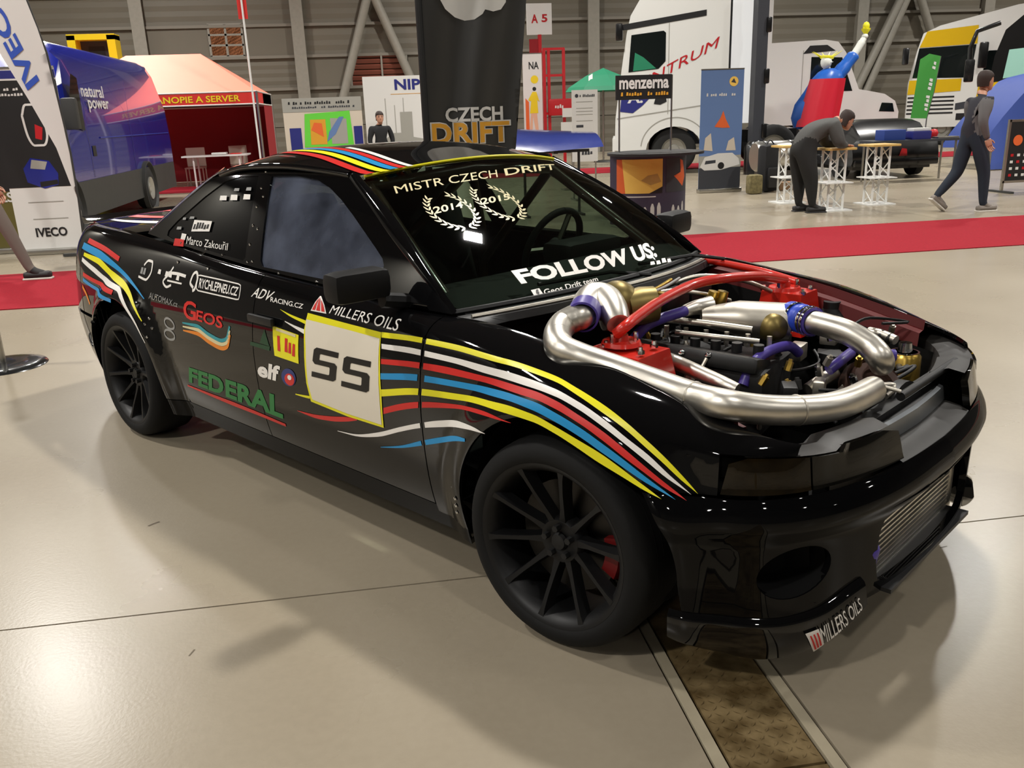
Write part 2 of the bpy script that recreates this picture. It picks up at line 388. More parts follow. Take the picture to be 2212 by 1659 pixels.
# ---------------------------------------------------------------- hall shell
for i, (x, y) in enumerate(lamp_spots):
    ld = bpy.data.lights.new('high_bay_light', 'AREA'); ld.shape = 'SQUARE'; ld.size = .55; ld.energy = LAMP_W*lamp_dim.get((x, y), 1); ld.color = (1, .965, .91); ld.spread = R(LAMP_SPREAD)
    lo = bpy.data.objects.new('high_bay_light', ld); lo.location = (x, y, CEIL-1.2); COL.objects.link(lo)
H = dict(wall=mat('cladding_grey_beige', (104,98,86), .55, vary=.12, scale=.35), steelw=mat('painted_column', (136,132,122), .5, vary=.08), girt=mat('painted_girt', (118,113,103), .5), ceil=mat('dark_ceiling', (58,58,58), .8),
 side=mat('side_wall_grey', (96,94,88), .7), win=mat('warm_window_glass', (226,150,104), .25, emit=.7), slat=mat('rust_louvre', (120,66,52), .5), carpet=mat('red_carpet_pile', (138,32,42), .95, spec=.1, vary=.14, scale=60, bump=.3),
 seam=mat('dark_joint_base', (64,54,40), .9))  # dark base seen in the gaps between slabs and wall panels
def structure(o): o['kind'] = 'structure'; return o
YB = 29.0
COLX = [-18.1+5*k for k in range(11)]; ROWS = [0, 1.25, 2.48, 3.5, 4.48, 5.45, 6.6, 8.0, CEIL]
wb = structure(empty('wall_back', (0, YB, 0)))
MB().box((6, .12, CEIL/2), (56, .1, CEIL)).build('backing', H['seam'], wb)
for i in range(len(COLX)-1):
    for j in range(len(ROWS)-1):
        w, h = 5-.30, ROWS[j+1]-ROWS[j]-.02; cx, cz = COLX[i]+2.5, (ROWS[j]+ROWS[j+1])/2
        if (i == 2 and j == 3) or (i == 3 and j == 2): continue
        nb = max(2, int(h/.25)); mb = MB(); V = []
        for k in range(nb*2+1):
            z = cz-h/2+h*k/(nb*2); V += [(cx-w/2, .02 + (.012 if k % 2 else 0), z), (cx+w/2, .02 + (.012 if k % 2 else 0), z)]
        mb.grid(V, nb*2+1, 2); mb.F = [f[::-1] for f in mb.F]; mb.build('wall_panel', H['wall'], wb, None)
for x in COLX: MB().box((x, -.06, CEIL/2), (.32, .36, CEIL)).box((x, -.25, CEIL/2), (.40, .03, CEIL)).build('wall_column', H['steelw'], wb)
for z in (2.48, 3.5, 4.48, 5.45): MB().box((6.9, -.02, z), (50, .10, .09)).build('wall_girt', H['girt'], wb)
for a, b in (((-.70,5.45),(-2.35,.6)), ((-.62,5.45),(1.25,.8)), ((18.75,5.45),(16.95,1.1)), ((18.8,5.45),(20.6,1.6)), ((18.55,5.45),(16.5,1.1))):
    MB().tube([(a[0], -.30, a[1]), (b[0], -.30, b[1])], .15, 10).build('cross_brace', H['steelw'], wb, 60)
# window with lit room behind and the red louvre band
w1 = structure(empty('window_1', (-5.45, YB-.02, 4.05)))
MB().box((0, .10, 0), (1.05, .02, .92)).build('pane', H['win'], w1)
for x in (-.53, 0, .53): MB().box((x, .03, 0), (.07, .10, .98)).build('mullion', H['steelw'], w1)
for z in (-.49, -.15, .17, .49): MB().box((0, .03, z), (1.1, .10, .06)).build('mullion', H['steelw'], w1)
for dx, wd in ((-1.55, 1.95), (1.55, 1.95)): MB().box((dx, .03, -.06), (wd, .03, .96)).build('side_panel', H['wall'], w1)
w2 = structure(empty('window_2', (-.6, YB-.02, 3.0)))
for k in range(6): MB().box((.06, .06, -.42+.18*k), (1.85, .10, .12), M=Matrix.Rotation(.5, 3, 'X')).build('slat', H['slat'], w2)
for x in (-.9, .15, 1.0): MB().box((x, .0, 0), (.06, .08, 1.1)).build('mullion', H['steelw'], w2)
for dx, wd in ((-1.68, 1.45), (1.80, 1.5)): MB().box((dx, .04, 0), (wd, .03, 1.0)).build('side_panel', H['wall'], w2)
structure(MB().box((-19.2, 4, CEIL/2), (.2, 50, CEIL)).build('wall_left', H['side'])); structure(MB().box((32.2, 4, CEIL/2), (.2, 50, CEIL)).build('wall_right', H['side']))
structure(MB().box((6.5, -20.9, CEIL/2), (51.6, .2, CEIL)).build('wall_front', H['side'])); structure(MB().box((6.5, 4, CEIL+.1), (51.6, 50, .2)).build('ceiling', H['ceil']))
def floor_mat(name, a, b, rough):
    m = bpy.data.materials.new(name); m.use_nodes = True; nt = m.node_tree; p = nt.nodes['Principled BSDF']; N = nt.nodes.new; L = nt.links.new
    tc = N('ShaderNodeTexCoord'); n1 = N('ShaderNodeTexNoise'); n2 = N('ShaderNodeTexNoise'); n1.inputs['Scale'].default_value = .9; n1.inputs['Detail'].default_value = 6; n2.inputs['Scale'].default_value = 38; n2.inputs['Detail'].default_value = 8
    mx = N('ShaderNodeMix'); mx.data_type = 'FLOAT'; mx.inputs[0].default_value = .35; cr = N('ShaderNodeValToRGB'); cr.color_ramp.elements[0].position = .22; cr.color_ramp.elements[1].position = .78
    cr.color_ramp.elements[0].color = lin(a); cr.color_ramp.elements[1].color = lin(b); mr = N('ShaderNodeMapRange'); mr.inputs['To Min'].default_value = rough-.04; mr.inputs['To Max'].default_value = rough+.06
    for n in (n1, n2): L(tc.outputs['Object'], n.inputs['Vector'])
    L(n1.outputs['Fac'], mx.inputs[2]); L(n2.outputs['Fac'], mx.inputs[3]); L(mx.outputs[0], cr.inputs['Fac']); L(cr.outputs['Color'], p.inputs['Base Color']); L(n1.outputs['Fac'], mr.inputs['Value']); L(mr.outputs['Result'], p.inputs['Roughness'])
    bp = N('ShaderNodeBump'); bp.inputs['Strength'].default_value = .06; bp.inputs['Distance'].default_value = .004; n3 = N('ShaderNodeTexNoise'); n3.inputs['Scale'].default_value = 90; L(tc.outputs['Object'], n3.inputs['Vector']); L(n3.outputs['Fac'], bp.inputs['Height']); L(bp.outputs['Normal'], p.inputs['Normal'])
    p.inputs['Specular IOR Level'].default_value = .45; return m
FM = floor_mat('polished_floor', (133,123,106), (147,137,119), .27)
floor = structure(MB().box((6.5, 4, -.07), (52, 50, .08)).build('floor', H['seam']))
UX = [-19.2, -12.4, -6.4, -.405, -.105, 5.9, 11.9, 17.9, 24, 32.2]; VY = [-20.9, -12.1, -6.1, -.1, 5.9, 11.9, 17.9, 23.9, 29]
for i in range(len(UX)-1):
    if i == 3: continue
    for j in range(len(VY)-1):
        g = .0035; x0, x1, y0, y1 = UX[i]+g, UX[i+1]-g, VY[j]+g, VY[j+1]-g
        MB().box(((x0+x1)/2, (y0+y1)/2, -.015), (x1-x0, y1-y0, .03)).build('slab', FM, floor)
PM = mat('worn_tread_plate', (140,120,84), .5, .4, rgb2=(92,74,44), scale=14, bump=.5)
FR = mat('channel_frame', (158,148,126), .5, vary=.15)
y = -20.8
for k in range(42):
    y0 = -1.105 + (k-20)*1.0
    if y0+.5 < -20.9 or y0+1 > 29: continue
    pc = MB().box((-.255, y0+.5, -.014), (.215, .992, .026)).build('drain_plate', PM, floor)
    if k > 17 and k < 22:
        mb = MB(); rr = random.Random(k)
        for a in range(9):
            for b in range(38):
                x, yy = -.255+(a-4)*.0235, y0+.03+b*.0250; an = .8 if (a+b) % 2 else -.8; c, s = math.cos(an)*.011, math.sin(an)*.011
                mb.add([(x-c, yy-s, 0), (x-s*.25, yy+c*.25, .0016), (x+c, yy+s, 0), (x+s*.25, yy-c*.25, .0016)], [(0,3,2,1)])
        tag(mb.build('tread_bars', PM, pc), kind='stuff')
for x in (-.386, -.124): MB().box((x, 4, -.013), (.030, 49.6, .026)).build('drain_frame', FR, floor)
def carpet(name, y0, y1, label):
    tag(MB().box((6.5, (y0+y1)/2, .004), (50, y1-y0, .008)).build(name, H['carpet']), label, 'carpet')
carpet('red_carpet', 5.2, 7.2, 'long red carpet runner right behind the black drift car'); carpet('red_carpet', 18.0, 20.0, 'far red carpet runner by the tent and the trucks')

ff = flat((0,0,0), (1,0,0), (0,1,0)); SC = mat('floor_scuff', (88,78,64), .7)
for P, w in (([(-2.02,.55),(-2.0,.57),(-1.985,.58)], .010), ([(-1.05,.62),(-1.03,.625)], .010), ([(-1.70,-.36),(-1.69,-.33)], .005), ([(.72,-.25),(.75,-.245)], .005)): stroke('scuff_mark', ff, P, w, SC, floor, .0006)
# surface coordinates of the markings and centre lines under the bonnet (metres, car frame)
STRIPES = [["yellow",[[2.086,0.8],[1.911,0.81],[1.756,0.812],[1.611,0.806],[1.45,0.798],[1.361,0.791],[1.274,0.772],[1.195,0.746],[1.122,0.712],[1.054,0.672],[1.012,0.642],[0.95,0.588],[0.923,0.562]],[[2.082,0.784],[1.916,0.794],[1.748,0.796],[1.602,0.79],[1.437,0.784],[1.348,0.777],[1.263,0.756],[1.185,0.727],[1.115,0.695],[1.06,0.661],[1.022,0.635],[0.959,0.586],[0.923,0.562]]],["white",[[2.078,0.765],[1.912,0.775],[1.743,0.776],[1.597,0.773],[1.425,0.768],[1.336,0.761],[1.255,0.743],[1.18,0.715],[1.111,0.679],[1.051,0.645],[0.991,0.599],[0.938,0.559]],[[2.075,0.75],[1.909,0.758],[1.74,0.76],[1.593,0.753],[1.414,0.751],[1.326,0.745],[1.247,0.727],[1.175,0.698],[1.11,0.665],[1.056,0.633],[0.997,0.593],[0.938,0.559]]],["red",[[2.074,0.718],[1.905,0.736],[1.738,0.745],[1.591,0.745],[1.411,0.746],[1.322,0.737],[1.243,0.715],[1.171,0.687],[1.103,0.65],[1.045,0.613],[0.992,0.577],[0.946,0.546]],[[2.073,0.702],[1.903,0.718],[1.735,0.725],[1.587,0.728],[1.401,0.728],[1.314,0.718],[1.238,0.697],[1.166,0.666],[1.11,0.636],[1.054,0.605],[0.997,0.57],[0.946,0.546]]],["blue",[[2.074,0.672],[1.891,0.7],[1.733,0.71],[1.584,0.718],[1.481,0.723],[1.399,0.722],[1.311,0.709],[1.236,0.688],[1.165,0.658],[1.109,0.63],[1.042,0.591],[0.971,0.547]],[[2.074,0.652],[1.89,0.68],[1.732,0.692],[1.576,0.7],[1.472,0.705],[1.391,0.701],[1.307,0.687],[1.233,0.665],[1.163,0.635],[1.12,0.616],[1.046,0.581],[0.971,0.547]]],["yellow",[[2.076,0.618],[1.889,0.657],[1.731,0.673],[1.569,0.687],[1.468,0.694],[1.389,0.691],[1.306,0.675],[1.232,0.654],[1.167,0.632],[1.113,0.607],[1.05,0.574],[1.003,0.547]],[[2.078,0.594],[1.89,0.636],[1.73,0.654],[1.561,0.67],[1.462,0.673],[1.387,0.671],[1.305,0.656],[1.24,0.635],[1.178,0.61],[1.119,0.589],[1.049,0.563],[1.003,0.547]]],["red",[[2.069,0.557],[1.978,0.59],[1.891,0.614],[1.784,0.633],[1.677,0.646],[1.556,0.657],[1.464,0.651]],[[2.072,0.535],[1.981,0.568],[1.893,0.594],[1.784,0.617],[1.674,0.635],[1.553,0.647],[1.464,0.65]]],["white",[[2.357,0.409],[2.259,0.42],[2.122,0.458],[1.99,0.509],[1.899,0.542],[1.787,0.577],[1.699,0.596],[1.612,0.603],[1.565,0.597]],[[2.357,0.407],[2.261,0.413],[2.125,0.442],[1.993,0.492],[1.901,0.525],[1.789,0.555],[1.695,0.578],[1.611,0.593],[1.565,0.596]]],["blue",[[2.114,0.408],[2.002,0.441],[1.885,0.488],[1.794,0.521],[1.689,0.554],[1.654,0.559]],[[2.114,0.406],[2.004,0.432],[1.888,0.47],[1.796,0.502],[1.687,0.541],[1.653,0.55]]],["red",[[2.603,0.432],[2.501,0.44],[2.387,0.457],[2.279,0.478],[2.225,0.485]],[[2.603,0.43],[2.505,0.427],[2.393,0.438],[2.283,0.461],[2.226,0.478]]],["yellow",[[2.679,0.799],[2.603,0.789],[2.507,0.781]],[[2.678,0.798],[2.607,0.782],[2.51,0.769]]],["white",[[2.64,0.763],[2.581,0.756],[2.51,0.75]],[[2.639,0.76],[2.586,0.749],[2.511,0.734]]],["yellow",[[2.595,0.5],[2.545,0.505],[2.499,0.51]],[[2.596,0.496],[2.547,0.497],[2.502,0.499]]]]
REAR_STRIPES = [["red",[[4.622,0.901],[4.352,0.883],[4.125,0.853]],0.022],["blue",[[4.684,0.871],[4.417,0.856],[4.207,0.829],[3.987,0.784],[3.867,0.743],[3.794,0.708]],[0.03,0.034,0.02,0.004]],["yellow",[[4.621,0.834],[4.392,0.823],[4.185,0.782],[3.994,0.754],[3.912,0.723],[3.84,0.674],[3.767,0.616]],[0.016,0.03,0.026,0.004]],["white",[[4.637,0.807],[4.427,0.777],[4.239,0.746],[4.013,0.732],[3.965,0.707],[3.908,0.672],[3.81,0.606],[3.736,0.523]],[0.02,0.026,0.022,0.018,0.004]],["red",[[4.595,0.737],[4.365,0.721],[4.057,0.713]],0.02],["blue",[[4.594,0.709],[4.365,0.687],[4.062,0.675]],0.018],["orange",[[4.609,0.673],[4.544,0.636],[4.51,0.593]],0.02]]
PLATE = [[2.502,0.808],[2.285,0.803],[2.086,0.799],[2.078,0.71],[2.073,0.6],[2.079,0.485],[2.278,0.481],[2.496,0.49],[2.509,0.556],[2.508,0.685],[2.513,0.751]]
PLATE_IN = [[2.505,0.786],[2.28,0.784],[2.088,0.78],[2.085,0.709],[2.083,0.598],[2.087,0.494],[2.275,0.492],[2.484,0.501],[2.497,0.558],[2.496,0.687],[2.504,0.752]]
Q = {"five1": [[2.467,0.591],[2.322,0.597],[2.298,0.702],[2.442,0.7]],"five2": [[2.291,0.589],[2.137,0.594],[2.121,0.702],[2.266,0.698]],"millers": [[2.381,0.821],[2.005,0.812],[2.017,0.86],[2.38,0.853]],"geosG": [[3.419,0.671],[3.308,0.672],[3.305,0.747],[3.417,0.753]],"geos": [[3.308,0.676],[3.089,0.671],[3.081,0.721],[3.299,0.721]],"federal": [[3.479,0.374],[2.721,0.37],[2.692,0.466],[3.44,0.451]],"rychle": [[3.3,0.809],[2.993,0.81],[2.989,0.843],[3.305,0.847]],"rychlebox": [[3.316,0.798],[2.972,0.798],[2.981,0.855],[3.33,0.857]],"automax": [[3.754,0.714],[3.473,0.71],[3.469,0.734],[3.746,0.744]],"adv": [[2.89,0.82],[2.754,0.818],[2.735,0.855],[2.883,0.857]],"racing": [[2.751,0.817],[2.54,0.817],[2.538,0.833],[2.755,0.834]],"sticker": [[2.707,0.626],[2.547,0.622],[2.545,0.726],[2.717,0.735]],"stickertext": [[2.682,0.649],[2.563,0.644],[2.558,0.701],[2.687,0.705]],"stickertop": [[2.691,0.721],[2.562,0.715],[2.563,0.725],[2.691,0.731]],"elf": [[2.853,0.52],[2.7,0.525],[2.675,0.591],[2.828,0.586]],"elfdot": [[2.682,0.521],[2.586,0.523],[2.57,0.594],[2.666,0.589]],"motor": [[3.689,0.827],[3.472,0.819],[3.475,0.843],[3.692,0.848]],"tune": [[3.922,0.815],[3.806,0.812],[3.805,0.84],[3.925,0.841]],"greenlogo": [[2.879,0.639],[2.74,0.638],[2.735,0.655],[2.874,0.654]],"greentri": [[2.807,0.658],[2.739,0.656],[2.757,0.712],[2.773,0.715]],"badge": [[3.638,0.548],[3.519,0.549],[3.5,0.646],[3.603,0.665]],"tri": [[2.488,0.817],[2.394,0.818],[2.445,0.882],[2.474,0.88]],"mirror_tri": [[2.488,0.817],[2.394,0.818],[2.445,0.882],[2.474,0.88]],"zak": [[-2.246,0.952],[-1.866,0.955],[-1.875,0.985],[-2.254,0.988]],"zakbox": [[-2.227,1.005],[-2.059,1.016],[-2.06,1.057],[-2.227,1.053]],"flagw": [[-2.313,0.967],[-2.269,0.966],[-2.266,0.991],[-2.315,0.992]],"flagr": [[-2.373,0.935],[-2.267,0.939],[-2.276,0.969],[-2.373,0.966]],"sq0": [[-2.05,1.141],[-1.991,1.143],[-1.999,1.161],[-2.055,1.159]],"sq1": [[-1.959,1.145],[-1.902,1.147],[-1.913,1.168],[-1.967,1.166]],"sq2": [[-1.856,1.152],[-1.802,1.154],[-1.811,1.173],[-1.862,1.172]],"sq3": [[-1.954,1.181],[-1.912,1.182],[-1.915,1.193],[-1.954,1.192]],"sq4": [[-1.857,1.186],[-1.817,1.187],[-1.822,1.2],[-1.858,1.198]],"sq5": [[-2.347,1.046],[-2.314,1.048],[-2.316,1.058],[-2.345,1.056]],"sq6": [[-2.28,1.054],[-2.234,1.057],[-2.236,1.066],[-2.277,1.064]],"sq7": [[-2.382,1.003],[-2.334,1.006],[-2.337,1.018],[-2.38,1.015]],"mistr": [[-0.894,0.798],[-0.117,0.793],[-0.0392,0.859],[-0.87,0.861]],"drift": [[-0.0372,0.797],[0.604,0.826],[0.745,0.898],[0.0381,0.861]],"y2014": [[-0.788,0.594],[-0.593,0.603],[-0.562,0.65],[-0.764,0.645]],"y2015": [[-0.469,0.6],[-0.242,0.606],[-0.206,0.649],[-0.432,0.648]],"follow": [[-0.624,0.0853],[0.412,0.0649],[0.52,0.163],[-0.628,0.168]],"geosdr": [[-0.551,0.0036],[-0.205,0.019],[-0.191,0.0455],[-0.541,0.0347]],"fb": [[-0.606,-0.0036],[-0.556,-0.0006],[-0.554,0.0457],[-0.601,0.0445]],"usr": [[0.263,0.0288],[0.511,0.0132],[0.547,0.0415],[0.294,0.0591]]}
WREATH = [[[-0.674,0.601],[-0.799,0.689],[-0.749,0.485]],[[-0.34,0.607],[-0.494,0.652],[-0.416,0.515]]]
ROOF_STRIPES = [["red",[[-1.064,-0.925],[-1.3,-0.875],[-1.55,-0.785],[-1.8,-0.675],[-2.15,-0.505]],0.03],["yellow",[[-1.046,-0.842],[-1.3,-0.792],[-1.55,-0.702],[-1.8,-0.592],[-2.15,-0.422]],0.03],["blue",[[-1.055,-0.763],[-1.3,-0.713],[-1.55,-0.623],[-1.8,-0.513],[-2.15,-0.343]],0.03],["red",[[-1.052,-0.704],[-1.3,-0.654],[-1.55,-0.564],[-1.8,-0.454],[-2.15,-0.284]],0.026],["white",[[-1.051,-0.642],[-1.3,-0.592],[-1.55,-0.502]],0.022]]
SWOOSH = [[3.431,0.65],[3.303,0.654],[3.207,0.633],[3.114,0.622],[3.06,0.637],[3.03,0.69]]
FEDLINE = [[3.505,0.353],[3.202,0.35],[2.943,0.349],[2.715,0.345]]
LOGO1 = [[3.841,0.851],[3.809,0.873],[3.769,0.871],[3.754,0.835],[3.799,0.792],[3.876,0.799]]
LOGO2 = [[3.556,0.868],[3.581,0.837],[3.624,0.802],[3.586,0.783],[3.545,0.795]]
LOGO2b = [[3.588,0.842],[3.502,0.845],[3.428,0.842]]
LOGO2c = [[3.586,0.81],[3.507,0.81],[3.451,0.81]]
RINGS = [[[3.346,0.804],[3.378,0.823],[3.367,0.857],[3.348,0.866],[3.324,0.838],[3.333,0.8],[3.35,0.792]]]
BOLTS = [[1.73,0.342],[1.735,0.315],[1.742,0.287],[3.746,0.605],[3.731,0.63],[3.706,0.59],[3.724,0.551],[3.533,0.893],[3.266,0.894],[3.679,0.733]]
SPLIT = [[0.575,0.1],[0.553,0.119],[0.439,0.193],[0.454,0.226],[0.584,0.172],[0.622,0.166]]
BAY = {"charge_pipe": [[-0.136,-0.505,0.893],[-0.12,-0.545,0.886],[-0.132,-0.565,0.88],[-0.147,-0.597,0.865],[-0.114,-0.66,0.85],[-0.068,-0.695,0.83],[-0.015,-0.678,0.81],[0.08,-0.646,0.785],[0.207,-0.636,0.765],[0.316,-0.63,0.75],[0.406,-0.648,0.755],[0.469,-0.579,0.735],[0.517,-0.477,0.715],[0.552,-0.367,0.7],[0.563,-0.25,0.69],[0.558,-0.099,0.68]],"turbo_elbow": [[-0.116,-0.538,0.888],[-0.155,-0.481,0.9],[-0.168,-0.435,0.91],[-0.149,-0.41,0.905],[-0.089,-0.442,0.89],[-0.037,-0.48,0.86]],"coupler1": [[-0.106,-0.559,0.885],[-0.138,-0.503,0.895]],"turbine": [[-0.162,-0.293,0.88]],"brace": [[0.016,-0.566,0.85],[-0.006,-0.485,0.86],[-0.026,-0.395,0.87],[-0.056,-0.233,0.885],[-0.069,-0.031,0.9],[-0.045,0.101,0.9],[0.025,0.16,0.89],[0.068,0.224,0.87],[0.11,0.259,0.85]],"brace_near_foot": [[-0.024,-0.52,0.84]],"strut_near": [[-0.097,-0.514,0.8],[0.016,-0.406,0.8],[0.082,-0.406,0.72],[0.047,-0.582,0.8]],"strut_far": [[-0.073,0.48,0.82],[0.008,0.609,0.82],[0.031,0.581,0.74],[0.044,0.394,0.8]],"purple_hose": [[-0.122,-0.29,0.76],[-0.099,-0.257,0.8],[-0.071,-0.21,0.82],[-0.045,-0.118,0.83]],"intake_pipe": [[-0.048,-0.12,0.83],[-0.045,-0.051,0.83],[-0.023,-0.003,0.83]],"plenum": [[-0.035,0.002,0.84],[0.178,0.165,0.84],[0.221,0.019,0.78],[-0.027,-0.091,0.8]],"ball": [[0.179,0.034,0.78]],"blue_coupler": [[0.202,0.097,0.81],[0.265,0.064,0.81]],"purple_coupler": [[0.274,0.055,0.81],[0.312,0.044,0.81]],"elbow_pipe": [[0.202,0.097,0.81],[0.285,0.055,0.81],[0.338,0.052,0.805],[0.407,0.061,0.79],[0.47,0.067,0.76],[0.51,0.059,0.73],[0.508,0.089,0.7]],"second_pipe": [[-0.027,-0.283,0.72],[0.06,-0.313,0.72],[0.151,-0.344,0.715],[0.249,-0.379,0.71],[0.295,-0.379,0.7]],"blue_hose": [[0.226,-0.22,0.66],[0.229,-0.193,0.7],[0.234,-0.146,0.73],[0.241,-0.069,0.74],[0.246,0.021,0.73],[0.255,0.069,0.7]],"rail": [[-0.123,-0.106,0.79],[0.017,-0.079,0.79],[0.147,-0.034,0.78]],"rail2": [[-0.046,-0.167,0.77],[0.089,-0.142,0.77],[0.199,-0.084,0.76]],"cover": [[-0.236,-0.062,0.75],[0.112,0.078,0.74],[0.249,-0.247,0.66],[-0.046,-0.316,0.68]],"purple_hose2": [[0.383,0.007,0.68],[0.396,0.055,0.7],[0.382,0.163,0.7]],"silver_pipe2": [[0.34,-0.032,0.62],[0.358,0.02,0.64],[0.378,0.068,0.66]],"pulley": [[0.483,0.127,0.625]],"can": [[0.446,0.504,0.52],[0.468,0.395,0.7]],"cap": [[0.116,0.624,0.72],[0.096,0.661,0.76]],"bar": [[0.614,-0.038,0.655],[0.613,0.413,0.655]],"bar2": [[0.523,-0.068,0.69],[0.614,-0.039,0.67]],"bar3": [[0.563,-0.037,0.64],[0.562,-0.27,0.66]],"far_hose": [[0.32,0.455,0.7],[0.368,0.442,0.7],[0.42,0.428,0.69]],"purple_small": [[0.469,0.187,0.7],[0.501,0.211,0.7]],"gold_bits": [[-0.201,-0.101,0.86],[-0.153,-0.104,0.86],[-0.069,0.086,0.84],[-0.044,0.103,0.84]],"wire": [[-0.17,-0.17,0.88],[-0.19,-0.064,0.88],[-0.205,0.04,0.89]],"wiper1": [[-0.481,-0.406,0.9],[-0.441,-0.169,0.905],[-0.434,0.142,0.9],[-0.395,0.233,0.885]],"wiper2": [[-0.457,0.246,0.9],[-0.358,0.209,0.88]],"fit1": [[0.026,-0.253,0.7],[0.042,-0.268,0.74]],"fit2": [[0.115,-0.279,0.7],[0.122,-0.248,0.74]],"fit3": [[0.464,-0.564,0.68],[0.482,-0.598,0.73]]}
# ---------------------------------------------------------------- the drift car
def thin_glass(name, tint, rough=.02, haze=0., haze_rgb=(80,84,92), scale=6):
    m = bpy.data.materials.new(name); m.use_nodes = True; nt = m.node_tree; nt.nodes.clear(); N = nt.nodes.new; L = nt.links.new
    out = N('ShaderNodeOutputMaterial'); tr = N('ShaderNodeBsdfTransparent'); gl = N('ShaderNodeBsdfGlossy'); mx = N('ShaderNodeMixShader'); lw = N('ShaderNodeLayerWeight'); pw = N('ShaderNodeMath'); fr = N('ShaderNodeMath')
    tr.inputs[0].default_value = lin(tint); gl.inputs['Roughness'].default_value = rough; lw.inputs[0].default_value = .5; pw.operation = 'POWER'; pw.inputs[1].default_value = 5; fr.operation = 'MULTIPLY_ADD'; fr.inputs[1].default_value = .94; fr.inputs[2].default_value = .06
    L(lw.outputs['Facing'], pw.inputs[0]); L(pw.outputs[0], fr.inputs[0])
    L(fr.outputs[0], mx.inputs[0]); L(gl.outputs[0], mx.inputs[2])
    if haze:
        df = N('ShaderNodeBsdfDiffuse'); df.inputs[0].default_value = lin(haze_rgb); m2 = N('ShaderNodeMixShader'); no = N('ShaderNodeTexNoise'); no.inputs['Scale'].default_value = scale
        no.inputs['Detail'].default_value = 8; tc = N('ShaderNodeTexCoord'); mr = N('ShaderNodeMapRange'); mr.inputs['From Min'].default_value = .3; mr.inputs['From Max'].default_value = .75
        mr.inputs['To Min'].default_value = haze*.35; mr.inputs['To Max'].default_value = min(1, haze*1.5)
        L(tc.outputs['Object'], no.inputs['Vector']); L(no.outputs['Fac'], mr.inputs['Value']); L(mr.outputs['Result'], m2.inputs[0])
        L(tr.outputs[0], m2.inputs[1]); L(df.outputs[0], m2.inputs[2]); L(m2.outputs[0], mx.inputs[1])
    else: L(tr.outputs[0], mx.inputs[1])
    L(mx.outputs[0], out.inputs[0]); return m
M = dict(
 paint=mat('black_gloss_paint', (9,9,10), .3, coat=1, spec=.0, rvary=.02, scale=3), trim=mat('black_trim', (14,14,15), .5), rubber=mat('tyre_rubber', (17,17,17), .75, spec=.25, bump=.05, scale=60),
 rim=mat('satin_black_wheel', (11,11,12), .48, spec=.35), dark=mat('dark_underbody', (7,7,7), .8, spec=.2), cloth=mat('dark_interior', (20,20,21), .8),
 steel=mat('polished_aluminium', (222,217,206), .36, 1, rvary=.07, scale=9, vary=.12), steel2=mat('brushed_aluminium', (196,190,178), .42, 1, rvary=.08, scale=14, vary=.15),
 gold=mat('heat_shield_gold', (128,112,66), .42, .8, vary=.3, scale=10), brass=mat('brass_fittings', (196,164,80), .3, 1), cast=mat('cast_engine_grey', (38,38,38), .55, .4, vary=.4, scale=20),
 redm=mat('red_bay_paint', (196,34,20), .3, coat=.5, vary=.12), redd=mat('dark_red_inner_wing', (84,10,10), .5), purple=mat('purple_silicone', (66,52,132), .38), blue_s=mat('blue_silicone', (38,66,176), .38),
 copper=mat('brown_heat_metal', (74,52,44), .45, .7, vary=.3), smoke=mat('smoked_lens', (11,10,8), .1, coat=1, spec=0), amber=mat('smoked_amber_lens', (24,17,6), .1, coat=1, spec=0, vary=.5, scale=30),
 white=mat('white_vinyl', (226,222,216), .35), yellow=mat('yellow_vinyl', (222,214,28), .35), red=mat('red_vinyl', (196,38,34), .35), blue=mat('blue_vinyl', (30,134,190), .35),
 orange=mat('orange_vinyl', (216,124,28), .35), green=mat('green_vinyl', (28,112,52), .4), dgreen=mat('dark_green_vinyl', (18,60,36), .4), plate=mat('number_plate_cream', (214,206,190), .4),
 goldv=mat('gold_vinyl', (206,194,150), .3), black_v=mat('black_vinyl', (14,13,12), .4), teal=mat('teal_vinyl', (40,140,150), .4), grey_v=mat('grey_vinyl', (140,140,138), .4),
 caliper=mat('red_brake_caliper', (96,12,12), .45), mirror=mat('matt_black_mirror', (8,8,8), .55, spec=.3), chrome=mat('chrome', (225,225,225), .08, 1), redlens=mat('red_tail_lens', (120,10,12), .12, coat=1), cage=mat('cage_tube', (66,48,38), .3, coat=.4),
)
M['glass'] = thin_glass('windscreen_glass', (168,182,170)); M['dglass'] = thin_glass('hazy_polycarbonate', (120,124,134), .06, .62, (86,92,108), 5); M['qglass'] = mat('black_window_sheet', (9,9,10), .2, coat=.45, spec=0)
car = thing('drift_car', 'black drift car with its bonnet off and coloured racing stripes along the side', 'car', (0,0,0), R(-52.8))
def sx(x): return float(s_of_x(x))
def edge(f, a0, a1, n=40): return [(a, float(f(a))) for a in np.linspace(a0, a1, n)]
def arch_pts(c, Rr, z0, z1, side, n=40):
    """arch outline as (s, z) from the front foot at height z0, over the top, to the rear foot at z1."""
    a0 = math.asin((z0-c[1])/Rr) if z0 > c[1] else 0; pts = []
    for a in np.linspace(a0, math.pi, n): pts.append((sx(c[0]+Rr*math.cos(a)), c[1]+Rr*math.sin(a)))
    return pts + [(sx(c[0]-Rr), z1)]
SF, SR, G = sx(-.527), sx(-1.505), .0025
def both(fn):
    for mir in (False, True): fn(mir)
ctop = lambda s: float(ltop(s))
fender_pts = [(SF-G, .20)] + [(SF-G, ctop(SF-G))] + edge(ltop, SF-G, .64, 60)[1:] + [(.66, .662), (.875, .662), (.875, .562)] + arch_pts(WHEEL_F, ARCH[0], .562, .20, 1)
door_pts = [(SF+G, .262), (SR-G, .262), (SR-G, ctop(SR))] + edge(ltop, SR-G, SF+G, 50)[1:]
